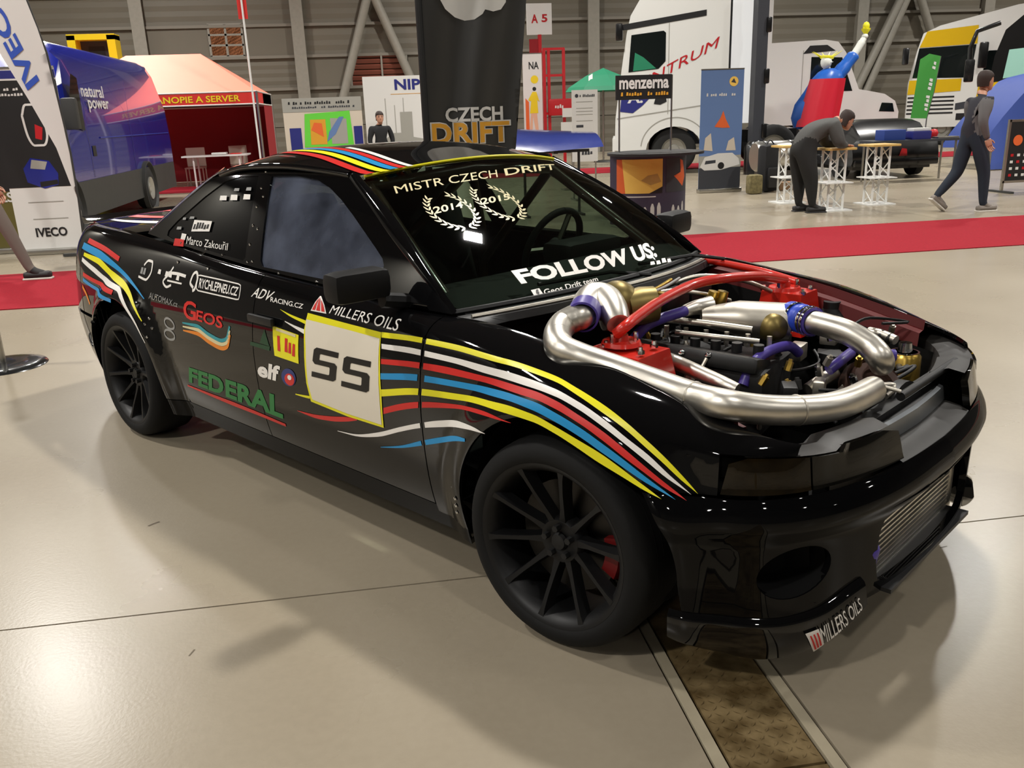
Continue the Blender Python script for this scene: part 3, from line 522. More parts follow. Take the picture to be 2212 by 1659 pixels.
SQ = sx(-3.60)
quarter_pts = [(SR+G, .262)] + [(SR+G, ctop(SR))] + edge(ltop, SR+G, SQ, 60)[1:] + [(SQ, .53)] + [(sx(-2.70-.29), .53)] + arch_pts(WHEEL_R, ARCH[1], .315, .315, 1)[::-1][1:] 
_q = arch_pts(WHEEL_R, ARCH[1], .315, .262, 1)   # front foot -> over -> rear foot
_q = [p for p in _q[:-1] if not (p[0] > sx(-2.70) and p[1] < .53)]
quarter_pts = [(SR+G, .262), (SR+G, ctop(SR))] + edge(ltop, SR+G, SQ, 60)[1:] + [(SQ, .53)] + _q[::-1] + [(sx(-2.70+.372), .262)]
skirt_pts = [(sx(-.352), .18), (sx(-.352), .257), (sx(-2.33), .257), (sx(-2.33), .18)]
DOOR = {}
def skirt_f(a, b, off=0.):
    a = np.asarray(a, float); b = np.asarray(b, float); P = np.array(surf(a, .262 + 0*b)); P[..., 2] = b; P[..., 1] += .24*(.262-b) + .002 - off; return P
for mir in (False, True):
    fen = panel('front_fender', surf, fender_pts, M['paint'], car, .022, mirror=mir)
    door = panel('door', surf, door_pts, M['paint'], car, .028, mirror=mir)
    qua = panel('quarter_panel', surf, quarter_pts, M['paint'], car, .026, mirror=mir)
    panel('side_skirt', skirt_f, skirt_pts, mat('black_bumper_paint', (8,8,9), .4, coat=.38, spec=.0), car, .03, flange=.05, mirror=mir)
    DOOR[mir] = (fen, door, qua)
FEN, DR, QU = DOOR[False]
def panel2(name, f, pts, m, parent, sa=.02, holes=(), off=0., flange=.012): return panel(name, f, pts, m, parent, sa, None, holes, off, flange, False, True)
# front bumper with intercooler opening and oval brake ducts
duct_c = (.655, .350)
duct = [(duct_c[0] + .105*math.cos(a) - .03*math.sin(a), duct_c[1] + .072*math.sin(a) + .012*math.cos(a)) for a in np.linspace(0, 2*math.pi, 33)[:-1]]
fb = [(sx(.02+math.sqrt(.372**2-(z-.315)**2)), z) for z in np.linspace(.556, .315, 12)]
bump_pts = [(0, .556), (.2, .556), (.5, .556), (.75, .556)] + fb + [(sx(.402), .225), (.7, .205), (.45, .235), (.40, .20), (0, .195), (0, .225), (.30, .225), (.345, .245), (.36, .30), (.36, .385), (.345, .42), (.31, .432), (0, .436)]
bumper = panel2('front_bumper', surf, bump_pts, mat('black_bumper_paint', (8,8,9), .4, coat=.38, spec=.0), car, .018, (duct,), 0, .02)
for mir in (1, -1):
    A = np.array(duct); X0 = surf(A[:,0], A[:,1], -.004); c = X0.mean(0); N0 = normal(surf, np.array([duct_c[0]]), np.array([duct_c[1]]))[0]
    X1 = c + (X0-c)*.86 - .10*N0; mb = MB(); n = len(X0); fx = lambda X: [(p[0], p[1]*mir, p[2]) for p in X]
    F = [(i, (i+1)%n, n+(i+1)%n, n+i) for i in range(n)] + [tuple(range(n, 2*n))]
    mb.add(fx(X0)+fx(X1), F if mir > 0 else [f[::-1] for f in F]); d = mb.build('brake_duct', M['dark'], car)
# corner splitters
_zt = table([.42,.47,.58,.70,.86,1.0], [.27,.258,.222,.212,.220,.232]); _zb = table([.42,.47,.58,.70,.86,1.0], [.215,.180,.125,.110,.135,.178])
for mir in (1, -1):
    rows = []
    for s_ in np.linspace(.425, .985, 30):
        zt, zb = float(_zt(s_)), float(_zb(s_))
        for z_, o_ in ((zt+.012,.001), (zt+.004,.014), (zt-.006,.019), ((zt+zb)/2,.024), (zb+.004,.030), (zb-.004,.026), (zb,-.05)): p = surf(s_, z_, o_); rows.append((float(p[0]), float(p[1])*mir, float(p[2])))
    mb = MB().grid(rows, 30, 7); mb.F += [tuple(range(7)), tuple(29*7+k for k in range(7))[::-1]]
    if mir > 0: mb.F = [q[::-1] for q in mb.F]
    mb.build('corner_splitter', M['paint'], car, 40)
both(lambda mir: panel('headlight', surf, [(.265, .566), (.62, .566), (.62, .655), (.34, .655), (.275, .640)], M['smoke'], car, .02, off=.004, flange=.02, mirror=mir))
both(lambda mir: panel('corner_lamp', surf, [(.626, .566), (.868, .566), (.850, .640), (.80, .655), (.626, .655)], M['amber'], car, .02, off=.004, flange=.02, mirror=mir))
rows = []; bar = []
for q in np.linspace(-.262, .262, 27):
    p = surf(abs(q), .556); y_ = -float(p[1])*(-1 if q < 0 else 1); x_ = float(p[0])
    rows += [(x_-.002, y_, .553), (x_-.030, y_, .566), (x_-.062, y_, .572), (x_-.078, y_, .572)]; bar += [(x_-.078, y_*.98, .570), (x_-.074, y_*.98, .578), (x_-.082, y_*.98, .618), (x_-.094, y_*.98, .622)]
MB().grid(rows, 27, 4).build('bumper_shelf', mat('dusty_black_plastic', (44,42,40), .5, vary=.4, scale=12), car, 60)
MB().grid(bar, 27, 4).build('nose_bar', mat('dull_metal_bar', (132,136,140), .38, .9), car, 60)
# rear
SB = sx(-3.075)
both(lambda mir: None)
rb = [(sx(-2.70-math.sqrt(.372**2-(z-.315)**2)), z) for z in np.linspace(.522, .315, 10)]
panel2('rear_bumper', surf, rb + [(sx(-3.075), .20), (sx(-3.5), .19), (S_END, .22), (S_END, .522)], M['paint'], car, .03, (), .006, .02)
panel2('rear_panel', surf, [(SQ+G, .53), (S_END, .53), (S_END, .93), (SQ+G, .96)], M['paint'], car, .03)
both(lambda mir: panel('tail_lamp', surf, [(SQ-.02, .66), (SQ+.30, .66), (SQ+.30, .80), (SQ-.02, .80)], M['redlens'], car, .03, off=.004, mirror=mir))
def boot(x, a, off=0.):
    x = np.asarray(x, float); a = np.asarray(a, float); s = s_of_x(x); yi = -_py(s) - _hin(s) - .004
    P = np.stack([x, a*yi, _zin(s) + .016*(1-a*a) + .012*smooth(-3.3, -3.62, -x*-1)], -1)
    return P + (off*np.array([0,0,1.]))
boot.__name__ = 'roof'
lid = panel('boot_lid', boot, [(-3.62,-1),(-2.80,-1),(-2.74,-.5),(-2.72,0),(-2.74,.5),(-2.80,1),(-3.62,1),(-3.66,.4),(-3.66,-.4)], M['paint'], car, .05, .1)
sp = MB(); rows = []
for a in np.linspace(-1, 1, 25):
    y = a*.60; x0 = -3.655 + .06*a*a
    rows += [(x0+.10, y, .968), (x0+.03, y, .978), (x0-.03, y, .990), (x0-.04, y, .984), (x0-.02, y, .950)]
sp.grid(rows, 25, 5, True); sp.F += [(0,1,2,3,4), tuple(24*5+k for k in range(5))[::-1]]
spoiler = sp.build('boot_spoiler', M['paint'], car)
for P, w, k in (([(-2.83,-.55),(-3.05,-.72),(-3.25,-.80),(-3.42,-.86)], [.05,.05,.02], 'white'), ([(-2.9,-.30),(-3.2,-.52),(-3.45,-.66)], .05, 'red'), ([(-2.9,.1),(-3.2,-.1),(-3.5,-.3)], .05, 'red')):
    P = np.array(P); C2 = P; T = np.gradient(C2, axis=0); nn = np.stack([-T[:,1]*.62*.62, T[:,0]], 1); nn /= np.linalg.norm(nn, axis=1, keepdims=True)
    ww = np.interp(np.linspace(0,1,len(P)), np.linspace(0,1,len(w)), w) if hasattr(w,'__len__') else np.full(len(P), w)
    ribbon('stripe', boot, (P + nn*ww[:,None]).tolist(), (P - nn*ww[:,None]).tolist(), M[k], lid, .002)
# greenhouse
side_pts = [(-.50,.870),(-.70,.872),(-1.13,.894),(-1.62,.910),(-2.24,.942),(-2.56,.957),(-2.70,.964),(-2.62,1.003),(-2.44,1.092),(-2.23,1.200),(-2.10,1.243),(-1.95,1.268),(-1.6,1.282),(-1.32,1.268),(-1.19,1.252),(-1.05,1.180),(-.85,1.066),(-.65,.955),(-.53,.892)]
door_win = [(-1.70,1.246),(-1.52,1.250),(-1.374,1.240),(-1.28,1.214),(-1.188,1.176),(-1.094,1.129),(-.999,1.077),(-.924,1.035),(-.873,1.004),(-.858,.985),(-.852,.945),(-.862,.915),(-.90,.902),(-1.18,.912),(-1.575,.918),(-1.60,.94)]
quar_win = [(-1.80,1.244),(-1.95,1.238),(-2.06,1.216),(-2.20,1.150),(-2.40,1.040),(-2.47,.992),(-2.47,.972),(-2.40,.962),(-1.73,.928),(-1.715,.94)]
for mir in (False, True):
    fr = panel('window_frame', glass_side, side_pts, M['paint'], car, .035, holes=(door_win, quar_win), flange=.02, mirror=mir)
    gd = panel('door_window', glass_side, door_win, M['dglass'] if not mir else M['glass'], car, .05, off=-.008, flange=0, mirror=mir)
    gq = panel('quarter_window', glass_side, quar_win, M['qglass'] if not mir else M['glass'], car, .05, off=-.004, flange=0, mirror=mir)
    if not mir: QWIN = gq
    sg = -1 if not mir else 1
    b = np.linspace(0, 1, 24); E0 = screen(np.full(24, sg*1.0), b); xs = np.interp(b, [0,.06,.3,.62,.9,1], [-.50,-.53,-.65,-.85,-1.05,-1.19]); zs = np.interp(xs[::-1], [-1.19,-1.05,-.85,-.65,-.53,-.50], [1.252,1.180,1.066,.955,.892,.870])[::-1]
    E1 = glass_side(xs, zs); E1[:,1] *= -sg; mid = (E0+E1)/2; d = E1-E0; up = np.cross(np.gradient(mid, axis=0), d)*sg; up /= np.linalg.norm(up, axis=1, keepdims=True)
    up = np.where(up[:,2:3] < 0, -up, up); rows = [E0 - up*.004, E0 + d*.15 + up*.012, mid + up*.016, E0 + d*.85 + up*.010, E1]
    pl = np.stack(rows, 1).reshape(-1, 3); mbp = MB().grid(pl.tolist(), 24, 5); mbp.build('windscreen_pillar', M['paint'], car, 60)
    # gutter between window frame and roof
    g = np.linspace(-1.19, -2.12, 24); P = [(float(x), sg*(float(_ye(x))-.007), float(_ze(x))-.006) for x in g]
    MB().tube(P, .013, 8).build('roof_gutter', M['paint'], car, 60)
    # rear pillar between side frame and rear window
    zr = [(-2.10,1.243),(-2.23,1.200),(-2.44,1.092),(-2.62,1.003),(-2.70,.964)]; rows = []
    for k in range(17):
        t = k/16; xq = np.interp(t, [0,.18,.5,.82,1], [p[0] for p in zr]); zq = np.interp(t, [0,.18,.5,.82,1], [p[1] for p in zr]); a = glass_side(np.array([xq]), np.array([zq]))[0]; a = np.array([a[0], sg*-a[1], a[2]])
        bq = np.array([-2.20-.60*t, sg*(.47+.06*t), 1.262-.275*t + .012*math.sin(math.pi*t)])
        rows += [a, a*.75+bq*.25+[0,0,.014], a*.4+bq*.6+[0,0,.016], bq]
    MB().grid([tuple(v) for v in rows], 17, 4).build('rear_pillar', M['paint'], car, 60)
NX, NA = 46, 41
rg = [roof(x, a) for x in np.linspace(-2.26, -1.085, NX) for a in np.linspace(-1, 1, NA)]
top = MB().grid([tuple(map(float, p)) for p in rg], NX, NA).build('roof', M['paint'], car, 180)
for k, P, w in ROOF_STRIPES:
    P = np.array(P); T = np.gradient(P, axis=0); nn = np.stack([-T[:,1]*.55**2, T[:,0]], 1); nn /= np.maximum(np.hypot(nn[:,0], nn[:,1]*.55)[:,None], 1e-9)
    ribbon('stripe', roof, (P+nn*w/2).tolist(), (P-nn*w/2).tolist(), M[k], top, .003)
ns = 33
ws = [screen(a, b) for b in np.linspace(0, 1, 21) for a in np.linspace(-1, 1, ns)]
SCREEN = MB().grid([tuple(map(float, p)) for p in ws], 21, ns).build('windscreen', M['glass'], car, 180)
rear_glass = [(-2.20-.10*(1-a*a)*0 + .06*(1-a*a) - .60*t - .06*(1-a*a)*t, a*(.47+.06*t), (1.262+.03*(1-a*a))*(1-t) + (.987+.006*(1-a*a))*t + .012*math.sin(math.pi*t)) for t in np.linspace(0,1,13) for a in np.linspace(-1,1,17)]
MB().grid(rear_glass, 13, 17).build('rear_window', M['glass'], car, 180)
# windscreen surround lines
MB().tube([tuple(map(float, screen(a, .992, .004))) for a in np.linspace(-.985, .985, 30)], .005, 6).build('gold_edging', M['yellow'], SCREEN)
MB().tube([tuple(map(float, screen(a, 0, .002))) for a in np.linspace(-1, 1, 30)], .010, 6).build('windscreen_seal', M['trim'], SCREEN)
# door mirrors
for sg in (-1, 1):
    mb = MB().bbox((-.75, sg*.868, .960), (.10, .20, .098), .03, rz=sg*.12); mm = mb.build('door_mirror', M['mirror'], car, 50)
    MB().tube([(-.71, sg*.70, .885), (-.72, sg*.80, .905)], .025, 8).build('mirror_stalk', M['mirror'], mm)
# door handles and bolts
for sg in (-1, 1):
    MB().bbox((-1.42, sg*.835, .752), (.17, .02, .032), .009).build('door_handle', M['trim'], DOOR[sg > 0][1])
# ---------------------------------------------------------------- markings
def seam_split(c, A, B):
    A, B = np.array(A), np.array(B); d = lambda P: np.concatenate([[0], np.cumsum(np.hypot(*np.diff(P, axis=0).T))])
    t = np.linspace(0, 1, 70); f = lambda P: np.stack([pchip(d(P)/d(P)[-1], P[:,0], t), pchip(d(P)/d(P)[-1], P[:,1], t)], 1)
    a, b = f(A), f(B); m = (a[:,0]+b[:,0])/2
    for par, k in ((DR, (a[:,0] > SF+.004) & (b[:,0] > SF+.004)), (FEN, (a[:,0] < SF-.004) & (b[:,0] < SF-.004))):
        if k.sum() > 2: ribbon('stripe', surf, a[k].tolist(), b[k].tolist(), M[c], par, n=1)
for c, A, B in STRIPES: seam_split(c, A, B)
for c, P, w in REAR_STRIPES: stroke('stripe', surf, P, w, M[c], QU, .002)
patch('plate_border', surf, PLATE, M['yellow'], DR, .0022); patch('number_plate', surf, PLATE_IN, M['plate'], DR, .0034)
FIVE = [(.10,1),(1,1),(1,.82),(.30,.82),(.27,.79),(.27,.62),(.90,.62),(1,.54),(1,.08),(.90,0),(0,0),(0,.18),(.70,.18),(.73,.21),(.73,.42),(.70,.45),(.10,.45),(0,.54),(0,.92)]
for k in ('five1', 'five2'): patch('race_number', surf, quad_map(np.array(FIVE), Q[k]).tolist(), M['black_v'], DR, .0046, .02)
T = lambda *a, **k: letters('lettering', *a, **k)
T(surf, 'MILLERS OILS', Q['millers'], M['white'], DR, .0, .25)
tri = lambda p: quad_map(np.array(p), Q['tri']).tolist()
patch('oil_logo', surf, tri([(0,0),(1,0),(.98,.45),(.62,1),(.42,1)]), M['white'], DR, .002); patch('oil_logo_red', surf, tri([(.08,.07),(.28,.07),(.46,.9)]), M['red'], DR, .003, .02)
patch('oil_logo_red', surf, tri([(.36,.07),(.62,.07),(.60,.6),(.52,.88)]), M['red'], DR, .003, .02); patch('oil_logo_red', surf, tri([(.70,.07),(.92,.07),(.90,.42),(.70,.74)]), M['red'], DR, .003, .02)
T(surf, 'G', Q['geosG'], M['red'], QU, .02); T(surf, 'EOS', Q['geos'], M['red'], QU, .02)
for dz, c, w in ((.0,'teal',.016), (-.016,'goldv',.016), (-.033,'orange',.018)): stroke('rainbow_swoosh', surf, [(a, b+dz) for a, b in SWOOSH], [.006, w, w, w*.7], M[c], QU, .002)
T(surf, 'FED', quad_map(np.array([(0,0),(.405,0),(.405,1),(0,1)]), Q['federal']).tolist(), M['green'], QU, .04); T(surf, 'ERAL', quad_map(np.array([(.425,0),(1,0),(1,1),(.425,1)]), Q['federal']).tolist(), M['green'], QU if Q['federal'][1][0] > SR else DR, .04)
stroke('underline', surf, FEDLINE, [.008,.02,.012], M['red'], QU, .002)
T(surf, 'RYCHLEPNEU.CZ', Q['rychle'], M['white'], QU, .02); bx = quad_map(np.array([(0,.1),(.03,0),(.97,0),(1,.1),(1,.9),(.97,1),(.03,1),(0,.9),(0,.1)]), Q['rychlebox']); stroke('logo_box', surf, bx.tolist(), .005, M['white'], QU)
stroke('tyre_logo', surf, RINGS[0], .012, M['white'], QU); T(surf, 'AUTOMAX.cz', Q['automax'], M['grey_v'], QU, .0)
stroke('script_logo', surf, LOGO1, .010, M['white'], QU); stroke('script_logo', surf, LOGO2, .010, M['white'], QU); stroke('script_logo', surf, LOGO2b, .012, M['white'], QU); stroke('script_logo', surf, LOGO2c, .007, M['white'], QU)
greek(surf, Q['motor'], M['white'], QU, 6, .002, 3); greek(surf, Q['tune'], M['grey_v'], QU, 4, .002, 4)
T(surf, 'ADV', Q['adv'], M['white'], DR, .01, .25); T(surf, 'RACING.CZ', Q['racing'], M['white'], DR, .01)
patch('yellow_sticker', surf, Q['sticker'], M['yellow'], DR, .002); greek(surf, Q['stickertext'], M['red'], DR, 5, .003, 8); patch('sticker_band', surf, Q['stickertop'], M['goldv'], DR, .003, .02)
T(surf, 'elf', Q['elf'], M['white'], DR, .04); dot = np.array(circle((.5,.5), .5)); patch('elf_dot', surf, quad_map(dot, Q['elfdot']).tolist(), mat('sticker_navy', (40,52,110), .4), DR, .002, .02); patch('elf_swirl', surf, quad_map(np.array(circle((.58,.40), .34)), Q['elfdot']).tolist(), M['red'], DR, .003, .02); patch('elf_swirl', surf, quad_map(np.array(circle((.60,.52), .14)), Q['elfdot']).tolist(), M['white'], DR, .004, .02)
patch('green_logo', surf, Q['greenlogo'], M['dgreen'], DR, .002); patch('green_logo', surf, [Q['greentri'][0], Q['greentri'][1], Q['greentri'][3]], M['dgreen'], DR, .002)
for c in ((.5,.74), (.5,.26)): stroke('ring_logo', surf, quad_map(np.array(circle(c, .42, 20, .20)+[(c[0]+.42, c[1])]), Q['badge']).tolist(), .010, M['grey_v'], QU)
T(glass_side, 'Marco Zakou\u0159il', Q['zak'], M['white'], QWIN, .0); patch('window_sticker', glass_side, Q['zakbox'], M['white'], QWIN, .002, .03); greek(glass_side, quad_map(np.array([(.06,.2),(.94,.2),(.94,.8),(.06,.8)]), Q['zakbox']).tolist(), M['black_v'], QWIN, 6, .003, 2)
patch('flag_white', glass_side, Q['flagw'], M['white'], QWIN, .002, .03); patch('flag_red', glass_side, Q['flagr'], M['red'], QWIN, .002, .03)
for i in range(8): patch('pale_square', glass_side, Q['sq%d'%i], M['white'] if i < 3 else M['grey_v'], QWIN, .002, .03)  # small white and grey squares on the quarter window
T(screen, 'MISTR CZECH', Q['mistr'], M['goldv'], SCREEN, .0, off=.003); T(screen, 'DRIFT', Q['drift'], M['goldv'], SCREEN, .01, off=.003)
T(screen, '2014', Q['y2014'], M['goldv'], SCREEN, .02, off=.003); T(screen, '2015', Q['y2015'], M['goldv'], SCREEN, .02, off=.003)
T(screen, 'FOLLOW US:', Q['follow'], M['white'], SCREEN, .04, off=.003); T(screen, 'Geos Drift team', Q['geosdr'], M['white'], SCREEN, .01, off=.003); patch('social_badge', screen, Q['fb'], M['white'], SCREEN, .003, .02); greek(screen, Q['usr'], M['white'], SCREEN, 4, .003, 5)
T(screen, 'f', quad_map(np.array([(.35,.05),(.75,.05),(.75,.9),(.35,.9)]), Q['fb']).tolist(), M['black_v'], SCREEN, .03, off=.0045)
for (ca, cb), (la, lb), (ba, bb) in WREATH:
    ra, rb_ = .125, .135; leaf = [(0,0),(.35,.16),(.7,.12),(1,0),(.7,-.10),(.35,-.14)]; V = []; F = []
    for sd in (-1, 1):
        for k in range(11):
            th = -math.pi/2 + sd*(.10 + k*.235); px_, pb = ca + ra*math.cos(th), cb + rb_*math.sin(th)
            for o in (-1, 1):
                an = th + sd*math.pi/2 + o*sd*.55*(-1); l = .040
                base = len(V)
                for u, v in leaf: V.append((px_ + l*(u*math.cos(an) - v*math.sin(an)*1.0), pb + l*1.05*(u*math.sin(an) + v*math.cos(an))))
                F.append(list(range(base, base+len(leaf))))
    V = np.array(V); X = screen(V[:,0], V[:,1], .003); raw('laurel_wreath', X, F, M['goldv'], SCREEN)
SPLIT = [(a, b+.02) for a, b in SPLIT]
def lip(a, b, off=0.):
    a = np.asarray(a, float); b = np.asarray(b, float); zt, zb = _zt(a), _zb(a); k = np.clip((zt-b)/(zt-zb), 0, 1)
    return surf(a, b, (.0215 + .010*k + off)[..., None] if np.ndim(k) else .0215+.010*float(k)+off)
sq = lambda u0, u1: quad_map(np.array([(u0,0),(u1,0),(u1,1),(u0,1)]), [SPLIT[1], SPLIT[2], SPLIT[3], SPLIT[4]]).tolist()
letters('lettering', lip, 'MILLERS OILS', sq(.0, .97), M['white'], bumper, .0, .2, .003)
patch('splitter_logo', lip, [SPLIT[0], SPLIT[1], SPLIT[4], SPLIT[5]], M['white'], bumper, .003, .02)
_sl = [SPLIT[0], SPLIT[1], SPLIT[4], SPLIT[5]]
for u in (.15, .42, .69): patch('splitter_logo_red', lip, quad_map(np.array([(u,.1),(u+.18,.1),(u+.16,.85),(u+.05,.85)]), _sl).tolist(), M['red'], bumper, .0045, .02)
for s_, z_ in BOLTS:
    p = surf(s_, z_, .002); nrm = normal(surf, np.array([s_]), np.array([z_]))[0]
    MB().lathe([(0,.004),(.005,.003),(.007,0)], tuple(map(float, p)), tuple(map(float, nrm)), 10).build('rivet', M['chrome'], car)

for x_, z_ in ((-1.755,1.262),(-1.745,1.20),(-1.735,1.13),(-1.72,1.06),(-1.705,.99),(-1.69,.925),(-1.655,.93),(-1.68,1.05),(-1.71,1.17),(-1.20,.90),(-1.45,.905),(-1.05,.892),(-2.05,.945),(-2.3,.952),(-1.9,.935)):
    p = glass_side(x_, z_, .001); nrm = normal(glass_side, np.array([x_]), np.array([z_]))[0]
    MB().lathe([(0,.0035),(.004,.003),(.006,0)], tuple(map(float, p)), tuple(map(float, nrm)), 10).build('rivet', M['chrome'], car)
# ---------------------------------------------------------------- wheels
def make_wheel(name='wheel'):
    w = empty(name, (0,0,0), 0, car)                       # axle along y, outer face towards -y
    ax = (0,-1,0)
    MB().lathe([(.238,.106),(.246,.114),(.262,.118),(.283,.112),(.297,.098),(.304,.08),(.306,.05),(.306,-.06),(.302,-.09),(.285,-.112),(.245,-.112),(.236,-.10)], ax=ax, n=72).build('tyre', M['rubber'], w, 60)
    for h in (-.045, -.015, .015, .045): MB().lathe([(.3058,h-.004),(.3068,h),(.3058,h+.004)], ax=ax, n=72).build('tread_rib', M['rubber'], w)
    MB().lathe([(.236,-.10),(.225,-.08),(.205,-.03),(.205,.05),(.214,.085),(.226,.104),(.236,.110),(.243,.112),(.244,.106),(.238,.100)], ax=ax, n=72).build('rim', M['rim'], w, 60)
    MB().lathe([(0,.050),(.020,.052),(.030,.060),(.062,.062),(.070,.052),(.074,.02)], ax=ax, n=32).build('hub', M['rim'], w, 40)
    MB().lathe([(0,.072),(.022,.070),(.026,.060)], ax=ax, n=20).build('centre_cap', M['cast'], w, 40)
    for k in range(10):
        a = 2*math.pi*k/10 + .16; u = Vector((math.cos(a), 0, math.sin(a))); v = Vector((-math.sin(a), 0, math.cos(a))); V = []
        for r, hw, yo, yi in ((.055,.020,-.060,-.030),(.10,.0125,-.070,-.036),(.16,.0105,-.088,-.050),(.205,.012,-.100,-.060),(.228,.018,-.106,-.075)):
            V += [u*r + v*hw*1.0 + Vector((0,yi,0)), u*r + v*hw*.55 + Vector((0,yo,0)), u*r - v*hw*.55 + Vector((0,yo,0)), u*r - v*hw + Vector((0,yi,0))]
        MB().grid(V, 5, 4, True).build('spoke', M['rim'], w, 40)
    for k in range(5):
        a = 2*math.pi*k/5 + .4; p = Vector((.042*math.cos(a), -.058, .042*math.sin(a))); MB().cyl(p, p+Vector((0,-.022,0)), .010, 6).build('wheel_nut', M['cast'], w)
    MB().lathe([(.06,-.015),(.165,-.015),(.165,.01),(.06,.01)], ax=ax, n=40, close=True).build('brake_disc', mat('brake_disc_iron', (60,58,56), .4, 1), w, 40)
    V = []; 
    for a in np.linspace(-.42, .28, 9):
        for r, y in ((.135,-.035),(.135,.025),(.185,.025),(.19,-.02),(.180,-.038)): V.append((r*math.cos(a), y, r*math.sin(a)))
    mb = MB().grid(V, 9, 5, True); mb.F += [(0,1,2,3,4), tuple(8*5+k for k in range(5))[::-1]]; mb.build('brake_caliper', M['caliper'], w, 40)
    return w
proto = make_wheel()
for i, (x, y, st) in enumerate(((0, -.742, 4), (0, .742, 4), (-2.70, -.752, 0), (-2.70, .752, 0))):
    w = proto if i == 0 else copy_tree(proto, car)
    w.location = (x, y, .306); w.rotation_euler = (R(-1.5) if y < 0 else R(1.5), 0, R(st) + (0 if y < 0 else math.pi))
for cx, sg in ((.02,-1), (.02,1), (-2.70,-1), (-2.70,1)):
    mb = MB(); n = 28; V = []
    for a in np.linspace(-.15, math.pi+.15, n):
        for rr, y in ((.374,.785),(.380,.75),(.40,.62),(.40,.50)): V.append((cx+rr*math.cos(a), sg*y, .315+rr*math.sin(a)))
    mb.grid(V, n, 4); mb.build('wheel_arch_liner', M['dark'], car, 60)
# ---------------------------------------------------------------- under the bonnet
def pipe(name, pts, r, m, parent=car, n=18, k=8, sm=True):
    P = smooth_path(pts, k) if sm and len(pts) > 2 else [Vector(p) for p in pts]
    rr = np.interp(np.linspace(0,1,len(P)), np.linspace(0,1,len(r)), r).tolist() if hasattr(r,'__len__') else r
    return MB().tube(P, rr, n).build(name, M[m], parent, 60)
def clamp_band(P0, P1, r, m='chrome', parent=car, name='hose_clamp'):
    return MB().cyl(P0, P1, r, 20).build(name, M[m], parent, 40)
V3 = Vector
tub = MB(); tub.add([(-.44,-.66,.82),(-.44,.66,.82),(-.44,.66,.25),(-.44,-.66,.25),(.64,-.56,.25),(.64,.56,.25)], [(0,1,2,3)[::-1],(3,2,5,4)]); tub.build('firewall', M['dark'], car, None)
for sg in (-1, 1):
    rows = []
    for x in np.linspace(-.46, .44, 22):
        s = sx(x); p = surf(s, float(ltop(s))); yy = -p[1]; rows += [(x, sg*(yy-.006), p[2]-.004), (x, sg*(yy-.012), p[2]-.035), (x, sg*(yy-.050), p[2]-.040), (x, sg*(yy-.06), p[2]-.09)]
    MB().grid(rows, 22, 4).build('inner_wing', M['redd'], car, 40)
    rows = []
    for x in np.linspace(-.46, .60, 12):
        s = sx(x); p = surf(s, float(ltop(s))); yy = -p[1]; rows += [(x, sg*(yy-.06), p[2]-.085), (x, sg*(yy-.12), .25)]
    MB().grid(rows, 12, 2).build('bay_side', M['dark'], car, 40)
# cowl under the windscreen
rows = []
for a in np.linspace(-1, 1, 25):
    e = screen(a, 0.); rows += [tuple(e + [0.02, 0, -.006]), (e[0]+.07, e[1], e[2]-.012), (max(e[0]+.08, -.40), e[1]*.985, e[2]-.035), (-.43, e[1]*.98, .80)]
MB().grid([tuple(map(float, r)) for r in rows], 25, 4).build('scuttle_panel', M['trim'], car, 40)
MB().tube([tuple(map(float, screen(a, 0.) + [.055, 0, -.006])) for a in np.linspace(-.97, .97, 24)], .007, 6).build('scuttle_seal', M['steel2'], car)
b = {k: [V3(p) for p in v] for k, v in BAY.items()}
# near charge pipe with its welds
cp = pipe('charge_pipe', b['charge_pipe'], [.040,.040,.040,.040,.039,.038,.038,.038,.038,.038,.038], 'steel', n=26, k=10)
for i in (4, 9, 12):
    p, q = b['charge_pipe'][i], b['charge_pipe'][i+1]; d = (q-p).normalized(); MB().lathe([(.0385,-.003),(.0405,0),(.0385,.003)], p, d, 26).build('weld_bead', M['steel2'], cp)
pipe('turbo_inlet', b['turbo_elbow'], [.040,.043,.046,.050,.052,.045,.034], 'steel', n=24)
MB().lathe([(.041,-.032),(.047,-.030),(.048,0),(.047,.030),(.041,.032)], (b['coupler1'][0]+b['coupler1'][1])/2, b['coupler1'][1]-b['coupler1'][0], 24).build('silicone_coupler', M['purple'], car, 50)
t0 = b['turbine'][0]
MB().ball(t0 + V3((-.01,-.01,-.01)), .075, 20, (1,.85,1)).build('turbo_housing', M['gold'], car, 60)
MB().lathe([(.03,-.05),(.055,-.045),(.06,.0),(.055,.045),(.03,.05)], t0 + V3((.05,.03,-.015)), (.6,.8,.1), 22).build('turbo_scroll', M['gold'], car, 60)
MB().lathe([(.0,.0),(.05,.0),(.05,.02),(.02,.025),(.02,.06)], t0 + V3((.03,-.10,-.02)), (-.5,-.8,.1), 20).build('wastegate', M['steel2'], car, 40)
for k, p in enumerate(b['gold_bits']): MB().lathe([(0,.02),(.018,.018),(.02,-.02),(.012,-.05)], p, (.2,.1,1), 12).build('brass_fitting', M['brass'], car, 40)
pipe('wire_conduit', b['wire'], .006, 'brass', n=8); pipe('wire_conduit', [p+V3((.02,.02,.004)) for p in b['wire']], .005, 'grey_v', n=8)
